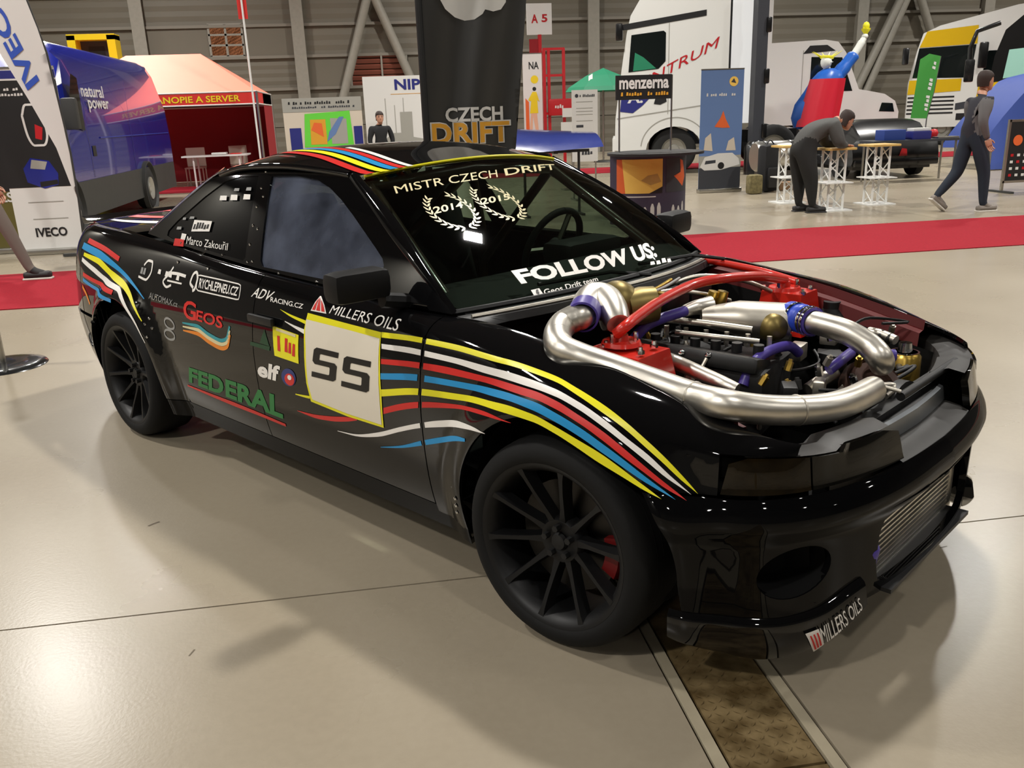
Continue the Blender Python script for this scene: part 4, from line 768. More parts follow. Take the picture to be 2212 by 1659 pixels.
# strut towers and brace
for sg in (-1, 1):
    cx, cy = (-.01, -.475) if sg < 0 else (.0, .50)
    mb = MB().box((cx, cy, .725), (.24, .19, .13) if sg < 0 else (.19, .16, .15), 0, (.80, .80)); tw = mb.build('strut_tower', M['redm'], car, 30)
    MB().lathe([(0,.03),(.02,.03),(.022,.012),(.055,.012),(.06,0)], (cx-.02, cy, .80), (0,0,1), 18).build('top_mount', M['redm'], tw, 40)
    for k in range(3): a = 2.1*k+.5; MB().cyl((cx-.02+.042*math.cos(a), cy+.042*math.sin(a), .81), (cx-.02+.042*math.cos(a), cy+.042*math.sin(a), .838), .007, 6).build('mount_stud', M['chrome'], tw)
br = [V3((-.03,-.50,.835))] + b['brace'][1:6] + [V3((-.02,.30,.88)), V3((-.02,.50,.835))]
pipe('strut_brace', br, .0165, 'redm', n=16)
pipe('far_strut_tube', [(.0,.56,.82), (-.18,.60,.84), (-.42,.60,.86)], .014, 'redm', n=12)
# inlet side
pipe('coolant_hose', b['purple_hose'], .017, 'purple', n=14); pipe('inlet_pipe', b['intake_pipe'], [.018,.024,.032], 'steel', n=16)
pl = b['plenum']; MBp = MB(); top4 = [pl[0], pl[1], pl[2]+V3((0,0,.0)), pl[3]]
V = []
for t in np.linspace(0, 1, 12):
    c0 = pl[0].lerp(pl[1], t); c1 = pl[3].lerp(pl[2], t); mid = (c0+c1)/2 + V3((0,0,-.02)); rad = .030+.028*min(1, t*2.2); d = (pl[1]-pl[0]).normalized(); u = V3((0,0,1)); w = d.cross(u).normalized()
    V += [mid + u*rad*math.sin(a)*1.0 + w*rad*1.15*math.cos(a) for a in np.linspace(0, 2*math.pi, 21)[:-1]]
MBp.grid(V, 12, 20, True); MBp.F += [tuple(range(20)), tuple(11*20+k for k in range(20))[::-1]]; MBp.build('intake_plenum', M['steel2'], car, 50)
MB().lathe([(0,.05),(.03,.045),(.045,.02),(.045,-.03),(.03,-.05)], b['ball'][0], (.7,-.5,.2), 20).build('throttle_body', M['gold'], car, 50)
ep = pipe('intercooler_pipe', b['elbow_pipe'], [.036,.036,.036,.037,.038,.038,.036], 'steel', n=24)
d = (b['purple_coupler'][1]-b['blue_coupler'][0]).normalized(); o = b['blue_coupler'][0]
MB().lathe([(.037,0),(.045,.005),(.046,.03),(.042,.045),(.046,.055),(.046,.075),(.040,.08)], o, d, 24).build('silicone_coupler', M['blue_s'], car, 50)
MB().lathe([(.037,.078),(.043,.082),(.043,.115),(.037,.118)], o, d, 24).build('silicone_coupler', M['purple'], car, 50)
for h in (.035, .092, .108): MB().lathe([(.0465,h-.005),(.048,h),(.0465,h+.005)], o, d, 24).build('hose_clamp', M['chrome'], car)
# engine block and cam cover
cv = b['cover']; eng = MB().bbox((.03,-.10,.60), (.46,.30,.20), .02, rz=.18).build('cylinder_block', M['cast'], car, 40)
MB().bbox((.06,-.19,.715), (.40,.15,.05), .015, rz=.20, M=Matrix.Rotation(-.25, 3, 'X')).build('cam_cover', mat('cam_cover_black', (24,24,24), .4, .3, vary=.3, scale=30), car, 40)
for k in range(6):
    MB().cyl((-.10+.065*k, -.20+.013*k, .735), (-.10+.065*k, -.20+.013*k, .765), .016, 12).build('ignition_coil', M['trim'], car, 40)
    MB().cyl((-.11+.066*k, -.125+.013*k, .735), (-.11+.066*k, -.125+.013*k, .775), .008, 8).build('fuel_injector', M['steel2'], car, 40)
pipe('fuel_rail', b['rail'], .011, 'steel2', n=12); pipe('fuel_rail', b['rail2'], .009, 'steel2', n=12)
pipe('lower_charge_pipe', b['second_pipe'], [.022,.022,.022,.021,.018], 'steel', n=18)
pipe('radiator_hose', b['blue_hose'], .016, 'purple', n=14)
for k in ('fit1', 'fit2', 'fit3'):
    q = MB().cyl(b[k][0], b[k][1], .006, 8).build('bonnet_catch', M['steel2'], car); MB().ball(b[k][1], .012, 10).build('catch_head', M['chrome'], q)
pipe('coolant_hose', b['purple_hose2'], .016, 'purple', n=14); pipe('coolant_pipe', b['silver_pipe2'], .020, 'steel2', n=14)
c0 = b['pulley'][0]
MB().lathe([(.02,.0),(.045,.0),(.05,.012),(.075,.012),(.085,-.01),(.095,.0),(.102,-.02),(.098,-.05)], c0, (.55,-.30,.78), 30).build('front_pulley', M['copper'], car, 40)
MB().lathe([(.0,.012),(.018,.012),(.03,.0),(.03,-.03)], c0, (.55,-.35,.75), 18).build('pulley_hub', M['steel2'], car, 40)
MB().lathe([(0,-.10),(.052,-.10),(.052,.085),(.040,.10),(0,.10)], (.455,.42,.56), (0,0,1), 26).build('catch_tank', M['brass'], car, 40)
MB().lathe([(0,.03),(.02,.03),(.024,.0),(.046,.0)], (.455,.42,.66), (0,0,1), 18).build('tank_lid', M['chrome'], car, 40)
MB().lathe([(0,-.06),(.055,-.06),(.06,.02),(.03,.05),(.03,.075),(0,.075)], (.12,.60,.68), (0,0,1), 24).build('fluid_reservoir', M['trim'], car, 40)
pipe('radiator_brace', b['bar'], .013, 'trim', n=12); pipe('support_rod', b['bar2'], .006, 'steel2', n=8); pipe('support_rod', b['bar3'], .010, 'trim', n=8)
fh = pipe('vent_hose', b['far_hose'], .016, 'steel2', n=14)
for t in (.5, .8): p = b['far_hose'][0].lerp(b['far_hose'][2], t); MB().lathe([(.017,-.006),(.019,0),(.017,.006)], p, b['far_hose'][2]-b['far_hose'][0], 14).build('hose_clamp', M['trim'], fh)
MB().lathe([(.017,-.02),(.019,-.018),(.019,.018),(.017,.02)], (b['purple_small'][0]+b['purple_small'][1])/2, b['purple_small'][1]-b['purple_small'][0], 16).build('silicone_coupler', M['purple'], car, 50)
# radiator, fan shroud, intercooler
MB().box((.575, 0, .47), (.045, .86, .30)).build('radiator', M['trim'], car)
MB().lathe([(.13,0),(.15,0),(.15,-.03),(.13,-.03)], (.54,.12,.50), (-1,0,0), 28, True).build('fan_shroud', M['trim'], car, 40)
ic = MB().box((.640, 0, .312), (.05, .64, .246)).build('intercooler', M['cast'], car)
for k in range(15): MB().box((.668, 0, .198+.0162*k), (.008, .60, .0055)).build('intercooler_fin', M['steel'], ic)
for sg in (-1, 1): MB().bbox((.640, sg*.325, .312), (.062, .045, .25), .012).build('intercooler_tank', M['steel2'], ic, 40)
MB().lathe([(0,-.045),(.026,-.045),(.030,-.04),(.030,.04),(.026,.045),(0,.045)], (.672,-.345,.300), (.2,-.2,.9), 18).build('silicone_coupler', M['purple'], car, 50)
MB().box((.690, 0, .205), (.09, .62, .012)).build('lower_grille_plate', M['trim'], car)
for sg in (-1, 1):
    rows = []
    for s_ in np.linspace(.30, .80, 14):
        p = surf(s_, .655, .0); q = p + np.array([-.10, .02, .004]); rows += [(p[0]-.006, p[1]*-sg, p[2]+.002), (p[0]-.05, (p[1]+.01)*-sg, p[2]+.012), (q[0], q[1]*-sg, q[2]-.01), (q[0]-.02, q[1]*-sg, q[2]-.09)]
    MB().grid([tuple(map(float, r)) for r in rows], 14, 4).build('headlamp_shroud', mat('dusty_black_plastic', (44,42,40), .5, vary=.4, scale=12), car, 40)
MB().box((.60, 0, .585), (.05, .60, .03)).build('slam_panel', M['trim'], car)
rng = random.Random(3)
for k in range(14):
    x, y = rng.uniform(.05,.52), rng.uniform(-.30,.50); z = .60 + rng.uniform(0,.07)
    MB().bbox((x, y, z), (rng.uniform(.03,.08), rng.uniform(.03,.07), rng.uniform(.02,.06)), .006, rz=rng.uniform(0,3)).build('engine_bracket', M[rng.choice(['cast','trim','trim','cast','steel2'])], car, 40)
for k in range(12):
    x, y = rng.uniform(-.30,.50), rng.uniform(-.25,.55); z = .66 + rng.uniform(0,.08); P = [V3((x,y,z))]
    for j in range(3): P.append(P[-1] + V3((rng.uniform(-.10,.12), rng.uniform(-.12,.12), rng.uniform(-.03,.02))))
    pipe('wiring_loom', P, .005, 'trim', n=6, k=5)
for x, y, z in ((-.30,.30,.80), (-.34,-.02,.79), (-.30,.15,.80)): MB().bbox((x, y, z), (.12,.14,.07), .015).build('control_box', M['trim'], car, 40)
# floor pan, cabin
MB().box((-1.55, 0, .20), (3.66, 1.36, .06)).build('floor_pan', M['dark'], car)
MB().add([(-2.2,-.66,.93),(-2.2,.66,.93),(-3.6,.55,.93),(-3.6,-.55,.93)], [(0,1,2,3)]).build('boot_floor', M['dark'], car, None)
rows = []
for y in np.linspace(-.66, .66, 15):
    c = 1-(y/.66)**2; rows += [(-.46+.09*c, y, .855), (-.62+.06*c, y, .905), (-.80+.03*c, y, .895), (-.86+.02*c, y, .83), (-.86, y, .60)]
MB().grid(rows, 15, 5).build('dashboard', M['cloth'], car, 40)
MB().bbox((-.84,.34,.905), (.16,.34,.09), .03).build('instrument_hood', M['cloth'], car, 40)
sw = empty('steering_wheel', (-1.02,.36,.90), 0, car); sw.rotation_euler = (0, R(-68), 0)
MB().tube([(.165*math.cos(a), .165*math.sin(a), 0) for a in np.linspace(0, 2*math.pi, 33)], .015, 8, False).build('wheel_rim', M['cloth'], sw, 60)
for a in (0.3, 2.84, 4.71): MB().tube([(0,0,-.02), (.165*math.cos(a), .165*math.sin(a), 0)], .012, 6).build('wheel_spoke', M['steel2'], sw)
MB().lathe([(0,.02),(.04,.015),(.045,-.02)], (0,0,-.01), (0,0,1), 16).build('horn_boss', M['cloth'], sw, 40)
for y in (.36, -.36):
    st = MB().bbox((-1.62, y, .48), (.50,.46,.16), .05); st = st.build('bucket_seat', M['cloth'], car, 50)
    MB().bbox((-1.84, y, .82), (.16,.46,.66), .06, M=Matrix.Rotation(R(-16), 3, 'Y')).build('seat_back', M['cloth'], st, 50)
for P in ([(-.62,-.60,.86),(-1.14,-.49,1.215),(-1.62,-.49,1.24)], [(-.62,.60,.86),(-1.14,.49,1.215),(-1.62,.49,1.24)], [(-1.66,-.56,.25),(-1.66,-.56,.92),(-1.64,-.49,1.22),(-1.64,-.3,1.26),(-1.64,.3,1.26),(-1.64,.49,1.22),(-1.66,.56,.92),(-1.66,.56,.25)],
          [(-1.14,-.49,1.215),(-1.12,0,1.25),(-1.14,.49,1.215)], [(-1.66,.49,1.20),(-1.66,-.54,.50)], [(-1.64,.49,1.22),(-2.6,.48,.85)], [(-1.64,-.49,1.22),(-2.6,-.48,.85)], [(-.62,-.60,.86),(-.60,-.62,.25)], [(-.62,.60,.86),(-.60,.62,.25)], [(-.70,-.62,.50),(-1.66,-.57,.62)], [(-.70,.62,.50),(-1.66,.57,.62)], [(-1.14,.49,1.215),(-1.66,.56,.75)]):
    MB().tube(P, .022, 12).build('roll_cage_bar', M['cage'], car, 60)
# wipers
MB().tube([(-.33,.10,.885), (-.42,-.02,.905), (-.455,-.36,.912)], .007, 6).build('wiper', M['trim'], car)
MB().tube([(-.33,.60,.872), (-.42,.50,.892), (-.44,.18,.902)], .007, 6).build('wiper', M['trim'], car)

for k in range(34):
    x, y = rng.uniform(-.25,.50), rng.uniform(-.40,.55); z = rng.uniform(.69,.76)
    q = V3((rng.uniform(-.5,.5), rng.uniform(-.5,.5), 1)).normalized()
    MB().lathe([(0,.016),(.006,.016),(.007,.008),(.011,.008),(.011,-.02)], (x, y, z-.02), q, 6).build('engine_bolt', M[rng.choice(['chrome','steel2','brass','cast'])], car, 30)
for k in range(9):
    P = [V3((rng.uniform(.30,.58), rng.uniform(-.45,.35), rng.uniform(.60,.66)))]
    for j in range(3): P.append(P[-1] + V3((rng.uniform(-.05,.05), rng.uniform(-.12,.12), rng.uniform(-.02,.03))))
    pipe('front_loom', P, rng.choice([.006,.008,.010]), rng.choice(['trim','trim','cast','steel2']), n=8, k=5)
for P in ([(-.30,-.10,.80),(-.22,.02,.85),(-.12,.10,.84),(-.08,.22,.80)], [(-.34,.20,.82),(-.22,.24,.87),(-.10,.34,.85),(-.04,.44,.80)], [(-.38,-.28,.84),(-.28,-.30,.87),(-.20,-.22,.86)]):
    pipe('braided_line', P, .008, 'steel2', n=8, k=6)
for x, y in ((-.05,-.52),(.06,-.44),(.07,-.52),(-.08,.46),(.06,.54),(.07,.46)): MB().lathe([(0,.02),(.006,.02),(.007,.01),(.012,.01),(.012,0)], (x, y, .797), (0,0,1), 6).build('tower_bolt', M['chrome'], car, 30)
# ---------------------------------------------------------------- background stands, vehicles, people
B = dict(white=mat('painted_white', (214,214,210), .35, coat=.3), wprint=mat('white_print', (206,204,200), .5), bprint=mat('black_print', (26,26,27), .45), navy=mat('navy_print', (36,40,112), .45), blueflag=mat('flag_blue', (44,76,170), .6),
 vanblue=mat('van_blue_paint', (24,34,128), .22, coat=.8), plastic=mat('grey_plastic', (52,52,50), .6), tyre=mat('dull_tyre', (24,24,24), .8), rimw=mat('pale_wheel', (170,168,160), .4, .6), dglass=mat('dark_vehicle_glass', (16,22,22), .08, coat=.6),
 tred=mat('tent_red_cloth', (196,40,34), .7), tredd=mat('tent_red_wall', (140,14,24), .7), tlit=mat('tent_red_cloth_lit', (255,128,104), .6), yel=mat('yellow_print', (224,196,30), .5), alu=mat('silver_tube', (180,178,172), .3, 1), wood=mat('light_wood_top', (196,160,90), .5, vary=.15),  # tent roof red is lightened to paint light coming through the cloth
 green=mat('bright_green_print', (96,196,60), .5), greend=mat('green_cloth', (24,118,84), .6), greenf=mat('green_flag', (58,136,54), .6), grey=mat('grey_print', (150,148,140), .5), orange=mat('orange_print', (214,96,44), .5), sky=mat('steel_blue_print', (92,118,164), .5),
 charcoal=mat('charcoal_print', (52,54,60), .5), redp=mat('red_paint', (176,24,32), .4), goldp=mat('gold_print', (206,148,44), .45), yelp=mat('yellow_truck_paint', (206,168,20), .3, coat=.4), blackp=mat('black_truck_paint', (12,12,13), .3, coat=.5), bluep=mat('blue_cloth', (36,60,130), .6),
 skin=mat('skin', (176,128,104), .5), hair=mat('dark_hair', (44,30,24), .7), jgrey=mat('grey_jumper', (72,72,70), .9, bump=.2, scale=40), jblk=mat('black_jacket', (24,24,26), .85), jeans=mat('dark_blue_jeans', (28,36,48), .85), trou=mat('black_trousers', (26,26,25), .85), gjeans=mat('grey_trousers', (104,96,88), .85),
 shoe=mat('dark_shoe', (30,28,28), .6), vest=mat('dark_vest', (36,36,44), .85), sleeve=mat('heather_sleeve', (92,90,90), .9), blueg=mat('metallic_blue_panel', (40,52,118), .18, coat=1), crea=mat('cream_print', (196,184,168), .5), tanp=mat('pink_skin_print', (214,168,140), .5), gold2=mat('fire_print', (232,190,90), .5), purp=mat('dim_purple_print', (58,52,72), .5), lemon=mat('lemon_paint', (222,208,24), .4), stat_b=mat('statue_blue', (34,92,180), .35), stat_r=mat('statue_red', (196,30,48), .4), stat_w=mat('statue_white', (220,222,214), .4), stat_y=mat('statue_yellow', (224,216,40), .4))
def board(w, h, x=0, y=0, z=0):                     # print surface facing -y, origin at lower left
    return flat((x, y, z), (1,0,0), (0,0,1))
def rect(f, x0, z0, x1, z1, m, parent, name='print', off=.002): return patch(name, f, [(x0,z0),(x1,z0),(x1,z1),(x0,z1)], m, parent, off, 5)
def text(f, s, x0, z0, x1, z1, m, parent, bold=.01, off=.004, sh=0.): return letters('lettering', f, s, [(x0,z0),(x1,z0),(x1,z1),(x0,z1)], m, parent, bold, sh, off)
def poly(f, P, m, parent, name='print', off=.003): return patch(name, f, P, m, parent, off, 5)
def rollup(name, label, u0, u1, v, h, m):
    t = thing(name, label, 'banner', (u0, v, 0)); w = u1-u0
    MB().box((w/2, .006, h/2+.04), (w, .006, h-.04)).build('banner_sheet', m, t); MB().bbox((w/2, .0, .035), (w+.02, .16, .07), .02).build('cassette', B['alu'], t, 40)
    MB().cyl((w/2, .05, .06), (w/2, .03, h+.03), .010, 8).build('support_pole', B['alu'], t); MB().box((w/2, .006, h+.03), (w, .02, .02)).build('top_rail', B['alu'], t)
    return t, flat((0, .002, 0), (1,0,0), (0,0,1)), w
# roll-up with dark top and white foot
t, f, w = rollup('rollup_banner', 'roll-up banner with a black upper half and a white foot behind the feather flag', -5.36, -4.62, 8.75, 2.12, B['wprint'])
rect(f, 0, .80, w, 2.12, B['bprint'], t); rect(f, 0, 2.03, w, 2.12, B['navy'], t, off=.004); rect(f, 0, 2.01, w, 2.03, B['wprint'], t, off=.005)
greek(f, box4(.05, 1.90, .32, 1.93), B['wprint'], t, 8, .005, 1); greek(f, box4(.05, 1.84, .36, 1.87), B['wprint'], t, 9, .005, 2)
stroke('pill_outline', f, [(.30,1.62),(.36,1.74),(.46,1.74),(.52,1.62),(.54,1.42),(.48,1.28),(.38,1.28),(.32,1.40),(.30,1.62)], .025, B['wprint'], t, .005)
poly(f, [(.40,1.36),(.47,1.34),(.50,1.48),(.42,1.52)], B['redp'], t)
poly(f, [(.22,.86),(.40,.78),(.56,.82),(.58,.95),(.50,1.10),(.30,1.14),(.20,1.02)], B['vanblue'], t, off=.004); poly(f, [(.28,1.02),(.44,1.0),(.48,1.09),(.31,1.12)], B['grey'], t, off=.006); poly(f, [(.36,.80),(.56,.83),(.56,.88),(.36,.86)], B['bprint'], t, off=.006)
text(f, 'IVECO', .20, .21, .56, .32, B['bprint'], t, .03); rect(f, .18, .62, .58, .63, B['grey'], t); rect(f, .2, .42, .6, .43, B['grey'], t)
t, f, w = rollup('rollup_banner', 'dark olive banner cut by the left edge of the picture', -6.22, -5.42, 9.05, 1.6, mat('olive_print', (92,84,36), .5)); rect(f, 0, .75, w, 1.6, B['bprint'], t); text(f, 'LS', .62, .62, .78, .74, B['wprint'], t, .02)
# feather flag
def wavy(pts_l, pts_r, y):                           # flag sheet between two edge curves (u, z)
    zl = table([p[1] for p in pts_l], [p[0] for p in pts_l]); zr2 = table([p[1] for p in pts_r], [p[0] for p in pts_r])
    def g(a, b, off=0.):                             # a = u, b = z in world metres
        a = np.asarray(a, float); b = np.asarray(b, float)
        return np.stack([a, y - off + .012*np.sin(a*9+b*2.2), b + 0*a], -1)
    g.__name__ = 'flat_print'; return g, zl, zr2
t = thing('feather_flag', 'white feather flag with blue lettering running up it', 'flag', (-4.50, 8.40, 0))
g, _, _ = wavy([(-4.6,.6),(-4.9,3)], [(-4.5,.6),(-4.6,3)], 0); 
def loc(P): return [(a+4.50, b) for a, b in P]
sheet = loc([(-4.51,.67),(-4.50,1.19),(-4.53,1.75),(-4.56,2.27),(-4.60,2.53),(-4.67,2.85),(-4.78,3.15),(-4.93,3.40),(-5.08,3.48),(-5.16,3.3),(-5.15,2.9),(-5.13,2.55),(-5.04,2.28),(-4.84,1.79),(-4.64,1.25),(-4.56,.84)])
panel('flag_sheet', g, sheet, B['wprint'], t, .08, flange=.002)
letters('lettering', g, 'IVECO', loc([(-4.68,1.99),(-5.03,3.07),(-5.18,2.97),(-4.83,1.88)]), B['blueflag'], t, .03, 0, .006)
MB().tube([(-.03,.01,.05),(.0,.01,.67),(.005,.01,1.19),(-.022,.01,1.75),(-.055,.01,2.27),(-.165,.01,2.85),(-.28,.01,3.15),(-.43,.01,3.4),(-.58,.01,3.48)], .012, 8).build('flag_pole', B['plastic'], t, 60)
MB().box((-.03,.02,.02), (.5,.06,.03)).box((-.03,.02,.02), (.06,.5,.03)).build('flag_foot', B['plastic'], t)
# rope post at the left
t = thing('barrier_post', 'slim grey barrier post on a round black base by the rear wheel', 'post', (-3.53, 3.24, 0))
MB().lathe([(0,.02),(.05,.028),(.20,.022),(.25,.012),(.26,0),(0,0)], n=40).build('base_disc', mat('glossy_black_base', (26,27,27), .2, coat=.6), t, 40)
MB().cyl((0,0,.02), (0,0,.95), .018, 14).build('pole', B['alu'], t); MB().lathe([(.018,.0),(.03,.01),(.03,.05),(0,.06)], (0,0,.93), n=16).build('post_head', B['plastic'], t, 40)
# blue van, side towards +x
van = thing('delivery_van', 'tall blue delivery van parked behind the feather flag', 'van', (-5.2, 13.6, 0))
sec = [(0,.30),(.03,.75),(.03,1.2),(0,1.75),(-.16,2.40),(-.27,2.60),(-.42,2.68),(-1.0,2.75)]; ys = [3.45,3.42,3.2,-1.9,-2.2,-2.8,-3.25,-4.05,-4.12]; V = []
full = [(x, z) for x, z in sec] + [(-2.0-x, z) for x, z in sec[::-1][1:]]
for yy in ys:
    for x, z in full:
        if yy < -2.0: zc = 2.75 - max(0, (-2.0-yy))*1.15 if yy > -3.0 else (1.62 - (-3.0-yy)*.45); zz = min(z, zc)
        else: zz = z
        sq_ = .96 if yy in (3.45, -4.12) else 1; V.append(((x+1)*sq_-1, yy, zz))
mb = MB().grid(V, len(ys), len(full)); mb.F += [tuple(range(len(full)))[::-1], tuple((len(ys)-1)*len(full)+k for k in range(len(full)))]; mb.F = [f[::-1] for f in mb.F]; mb.build('body', B['vanblue'], van, 40)
MB().box((-1, -.35, .48), (2.09, 7.4, .50)).build('lower_cladding', B['plastic'], van)
vf = flat((.036, 0, 0), (0,1,0), (0,0,1))
poly(vf, [(-2.95,1.50),(-2.2,1.42),(-2.2,2.15),(-2.45,2.2),(-2.65,1.9)], B['dglass'], van, 'door_window'); rect(vf, -2.0, 1.05, -1.83, 1.20, B['bprint'], van, 'door_handle')
for x in (-2.1, .35): rect(vf, x, .75, x+.015, 2.2, B['navy'], van, 'door_seam')
text(flat((.036,0,0),(0,1,0),(-.03,0,1)), 'natural', -2.0, 1.90, -.85, 2.08, B['wprint'], van, .02, .03); text(flat((.036,0,0),(0,1,0),(-.03,0,1)), 'power', -1.75, 1.68, -.65, 1.86, B['wprint'], van, .02, .03)
rect(vf, -1.5, 1.30, 3.3, 1.32, mat('van_crease', (52,62,150), .3), van, 'body_crease')
for yy in (-3.4, 1.0):
    for sx_, ax in ((-.03, 1), (-1.97, -1)):
        wv = MB().lathe([(.20,.10),(.33,.11),(.36,.08),(.36,-.08),(.33,-.11),(.20,-.1)], (sx_, yy, .36), (ax,0,0), 28).build('wheel', B['tyre'], van, 50); MB().lathe([(0,.06),(.06,.08),(.10,.06),(.17,.09),(.20,.10),(.21,.02)], (sx_+ax*.02, yy, .36), (ax,0,0), 24).build('wheel_rim', B['rimw'], wv, 40)
        MB().lathe([(.40,.05),(.44,.13),(.46,.13),(.47,.05)], (sx_, yy, .38), (ax,0,0), 28).build('wheel_arch', B['plastic'], van, 40)
MB().bbox((.12, -3.0, 1.65), (.20, .14, .42), .04).build('side_mirror', B['plastic'], van, 40)
# yellow portal beyond the van
t = thing('yellow_portal', 'yellow door-shaped frame standing behind the blue van', 'frame', (-7.9, 23, 0))
for x in (-.55, .43): MB().box((x, 0, 1.87), (.20, .5, 3.74)).build('frame_post', B['lemon'], t)
MB().box((-.06, 0, 3.70), (1.18, .5, .14)).build('frame_head', B['lemon'], t); MB().box((-.06, .2, 1.9), (.8, .05, 3.5)).build('door_leaf', B['charcoal'], t); rect(flat((-.06,.16,0),(1,0,0),(0,0,1)), -.2, 3.25, .2, 3.5, B['bprint'], t)
# red gazebo
t = thing('red_gazebo', 'red market tent with yellow lettering on its valance', 'tent', (-5.75, 20.4, 0))
ex, ey, ze, zt = 2.22, 1.55, 2.12, 3.05; rx = .85
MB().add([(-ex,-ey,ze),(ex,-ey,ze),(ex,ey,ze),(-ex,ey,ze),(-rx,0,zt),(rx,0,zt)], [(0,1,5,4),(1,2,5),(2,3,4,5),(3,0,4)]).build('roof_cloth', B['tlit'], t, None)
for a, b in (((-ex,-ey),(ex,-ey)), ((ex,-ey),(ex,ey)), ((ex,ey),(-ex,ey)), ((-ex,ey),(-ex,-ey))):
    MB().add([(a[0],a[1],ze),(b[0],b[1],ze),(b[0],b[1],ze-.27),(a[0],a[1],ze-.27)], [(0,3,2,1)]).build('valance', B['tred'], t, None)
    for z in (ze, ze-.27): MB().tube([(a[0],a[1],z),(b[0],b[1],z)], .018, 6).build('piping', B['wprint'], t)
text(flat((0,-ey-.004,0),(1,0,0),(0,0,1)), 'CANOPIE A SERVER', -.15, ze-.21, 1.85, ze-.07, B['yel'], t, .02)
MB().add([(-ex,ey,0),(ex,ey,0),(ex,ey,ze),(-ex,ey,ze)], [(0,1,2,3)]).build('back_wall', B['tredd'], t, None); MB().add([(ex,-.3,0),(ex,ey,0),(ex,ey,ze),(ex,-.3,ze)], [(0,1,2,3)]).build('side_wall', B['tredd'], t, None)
for x in (-ex, ex):
    for y in (-ey, ey): MB().cyl((x,y,0), (x,y,ze), .03, 8).build('leg', B['alu'], t)
t = thing('folding_table', 'white folding table with papers in the red tent', 'table', (-4.75, 19.6, 0))
MB().box((.05,0,.72), (1.5,.7,.035)).build('table_top', B['white'], t)
for x in (-.45, .6):
    for y in (-.28, .28): MB().cyl((x,y,0), (x,y,.71), .022, 8).build('leg', B['white'], t)
tag(MB().bbox((-4.62, 19.55, .7735), (.34,.26,.045), .01).build('paper_stack', B['wprint'], None, 40), 'stack of white paper on the folding table', 'paper')
tag(MB().bbox((-4.25, 19.6, .7565), (.24,.30,.016), .004).build('leaflet', B['tred'], None, 40), 'red leaflet at the right of the folding table', 'leaflet')
for k, (x, y, lab) in enumerate(((-5.35, 20.3, 'pale garden chair left of the white folding table'), (-4.3, 20.7, 'pale garden chair behind the white folding table'))):
    c = thing('garden_chair', lab, 'chair', (x, y, 0), .4*k, 'garden chairs in the tent'); MB().bbox((0,0,.43), (.45,.45,.03), .01).build('seat', B['crea'], c, 40); MB().bbox((0,.22,.68), (.45,.03,.45), .01).build('backrest', B['crea'], c, 40)
    for xx in (-.2,.2):
        for yy in (-.2,.2): MB().cyl((xx,yy,0),(xx,yy,.42),.016,6).build('leg', B['alu'], c)
t = thing('tall_flagpole', 'thin tall white flagpole with a red pennant by the tent', 'flagpole', (-3.55, 18.4, 0))
MB().cyl((0,0,0),(-.02,0,5.2),.022,8).build('pole', B['white'], t); MB().box((-.02,.03,4.15),(.20,.01,1.1)).build('pennant', B['tred'], t); MB().lathe([(0,.03),(.16,.02),(.18,0),(0,0)],n=20).build('base', B['plastic'], t, 40)
# display wall with green machine picture, NIP wall
t = thing('display_wall', 'low grey display wall with a bright green machine picture', 'display', (-2.82, 17, 0)); f = flat((0,-.022,0),(1,0,0),(0,0,1))
MB().box((.82,0,.95),(1.64,.04,1.9)).build('wall_sheet', B['crea'], t); rect(f,0,1.62,1.64,1.9,B['grey'],t); greek(f,box4(.12,1.77,1.4,1.83),B['bprint'],t,26,.004,3); greek(f,box4(.1,1.69,1.5,1.73),B['charcoal'],t,30,.004,4)
poly(f,[(.38,.9),(.44,1.58),(1.38,1.62),(1.42,.9)],B['green'],t); poly(f,[(.52,.95),(.54,1.46),(.86,1.46),(.86,.95)],B['goldp'],t,off=.005); poly(f,[(.96,.95),(.96,1.48),(1.30,1.46),(1.30,.95)],B['grey'],t,off=.005); poly(f,[(.86,1.0),(1.05,1.15),(1.25,1.5),(1.15,1.5),(.92,1.2)],B['sky'],t,off=.007)
rect(f,.10,.6,.34,1.3,B['navy'],t); rect(f,1.44,.6,1.62,1.3,B['navy'],t); poly(f,[(.55,1.25),(.62,1.40),(.78,1.38),(.80,1.1)],B['orange'],t,off=.007)
for x in (.1, 1.5): MB().box((x,.25,.02),(.06,.5,.04)).build('foot', B['plastic'], t)
t = thing('display_wall', 'tall white display wall with large blue capitals at its top', 'display', (-1.12, 18, 0)); f = flat((0,-.022,0),(1,0,0),(0,0,1))
MB().box((1.10,0,1.16),(2.2,.04,2.32)).build('wall_sheet', B['wprint'], t); text(f,'NIPPON',.70,2.02,2.05,2.25,B['navy'],t,.03); rect(f,.6,1.93,1.8,1.94,B['goldp'],t)
poly(f,[(.45,.6),(.45,1.0),(.6,1.1),(.78,1.1),(.78,1.55),(1.05,1.55),(1.05,1.0),(1.3,.95),(1.3,.6)],B['grey'],t)
for x, z in ((.46,1.85),(.86,1.85),(.66,1.7)): rect(f,x,1.1,x+.015,z,B['grey'],t)
for x in (.1, 2.1): MB().box((x,.25,.02),(.06,.5,.04)).build('foot', B['plastic'], t)
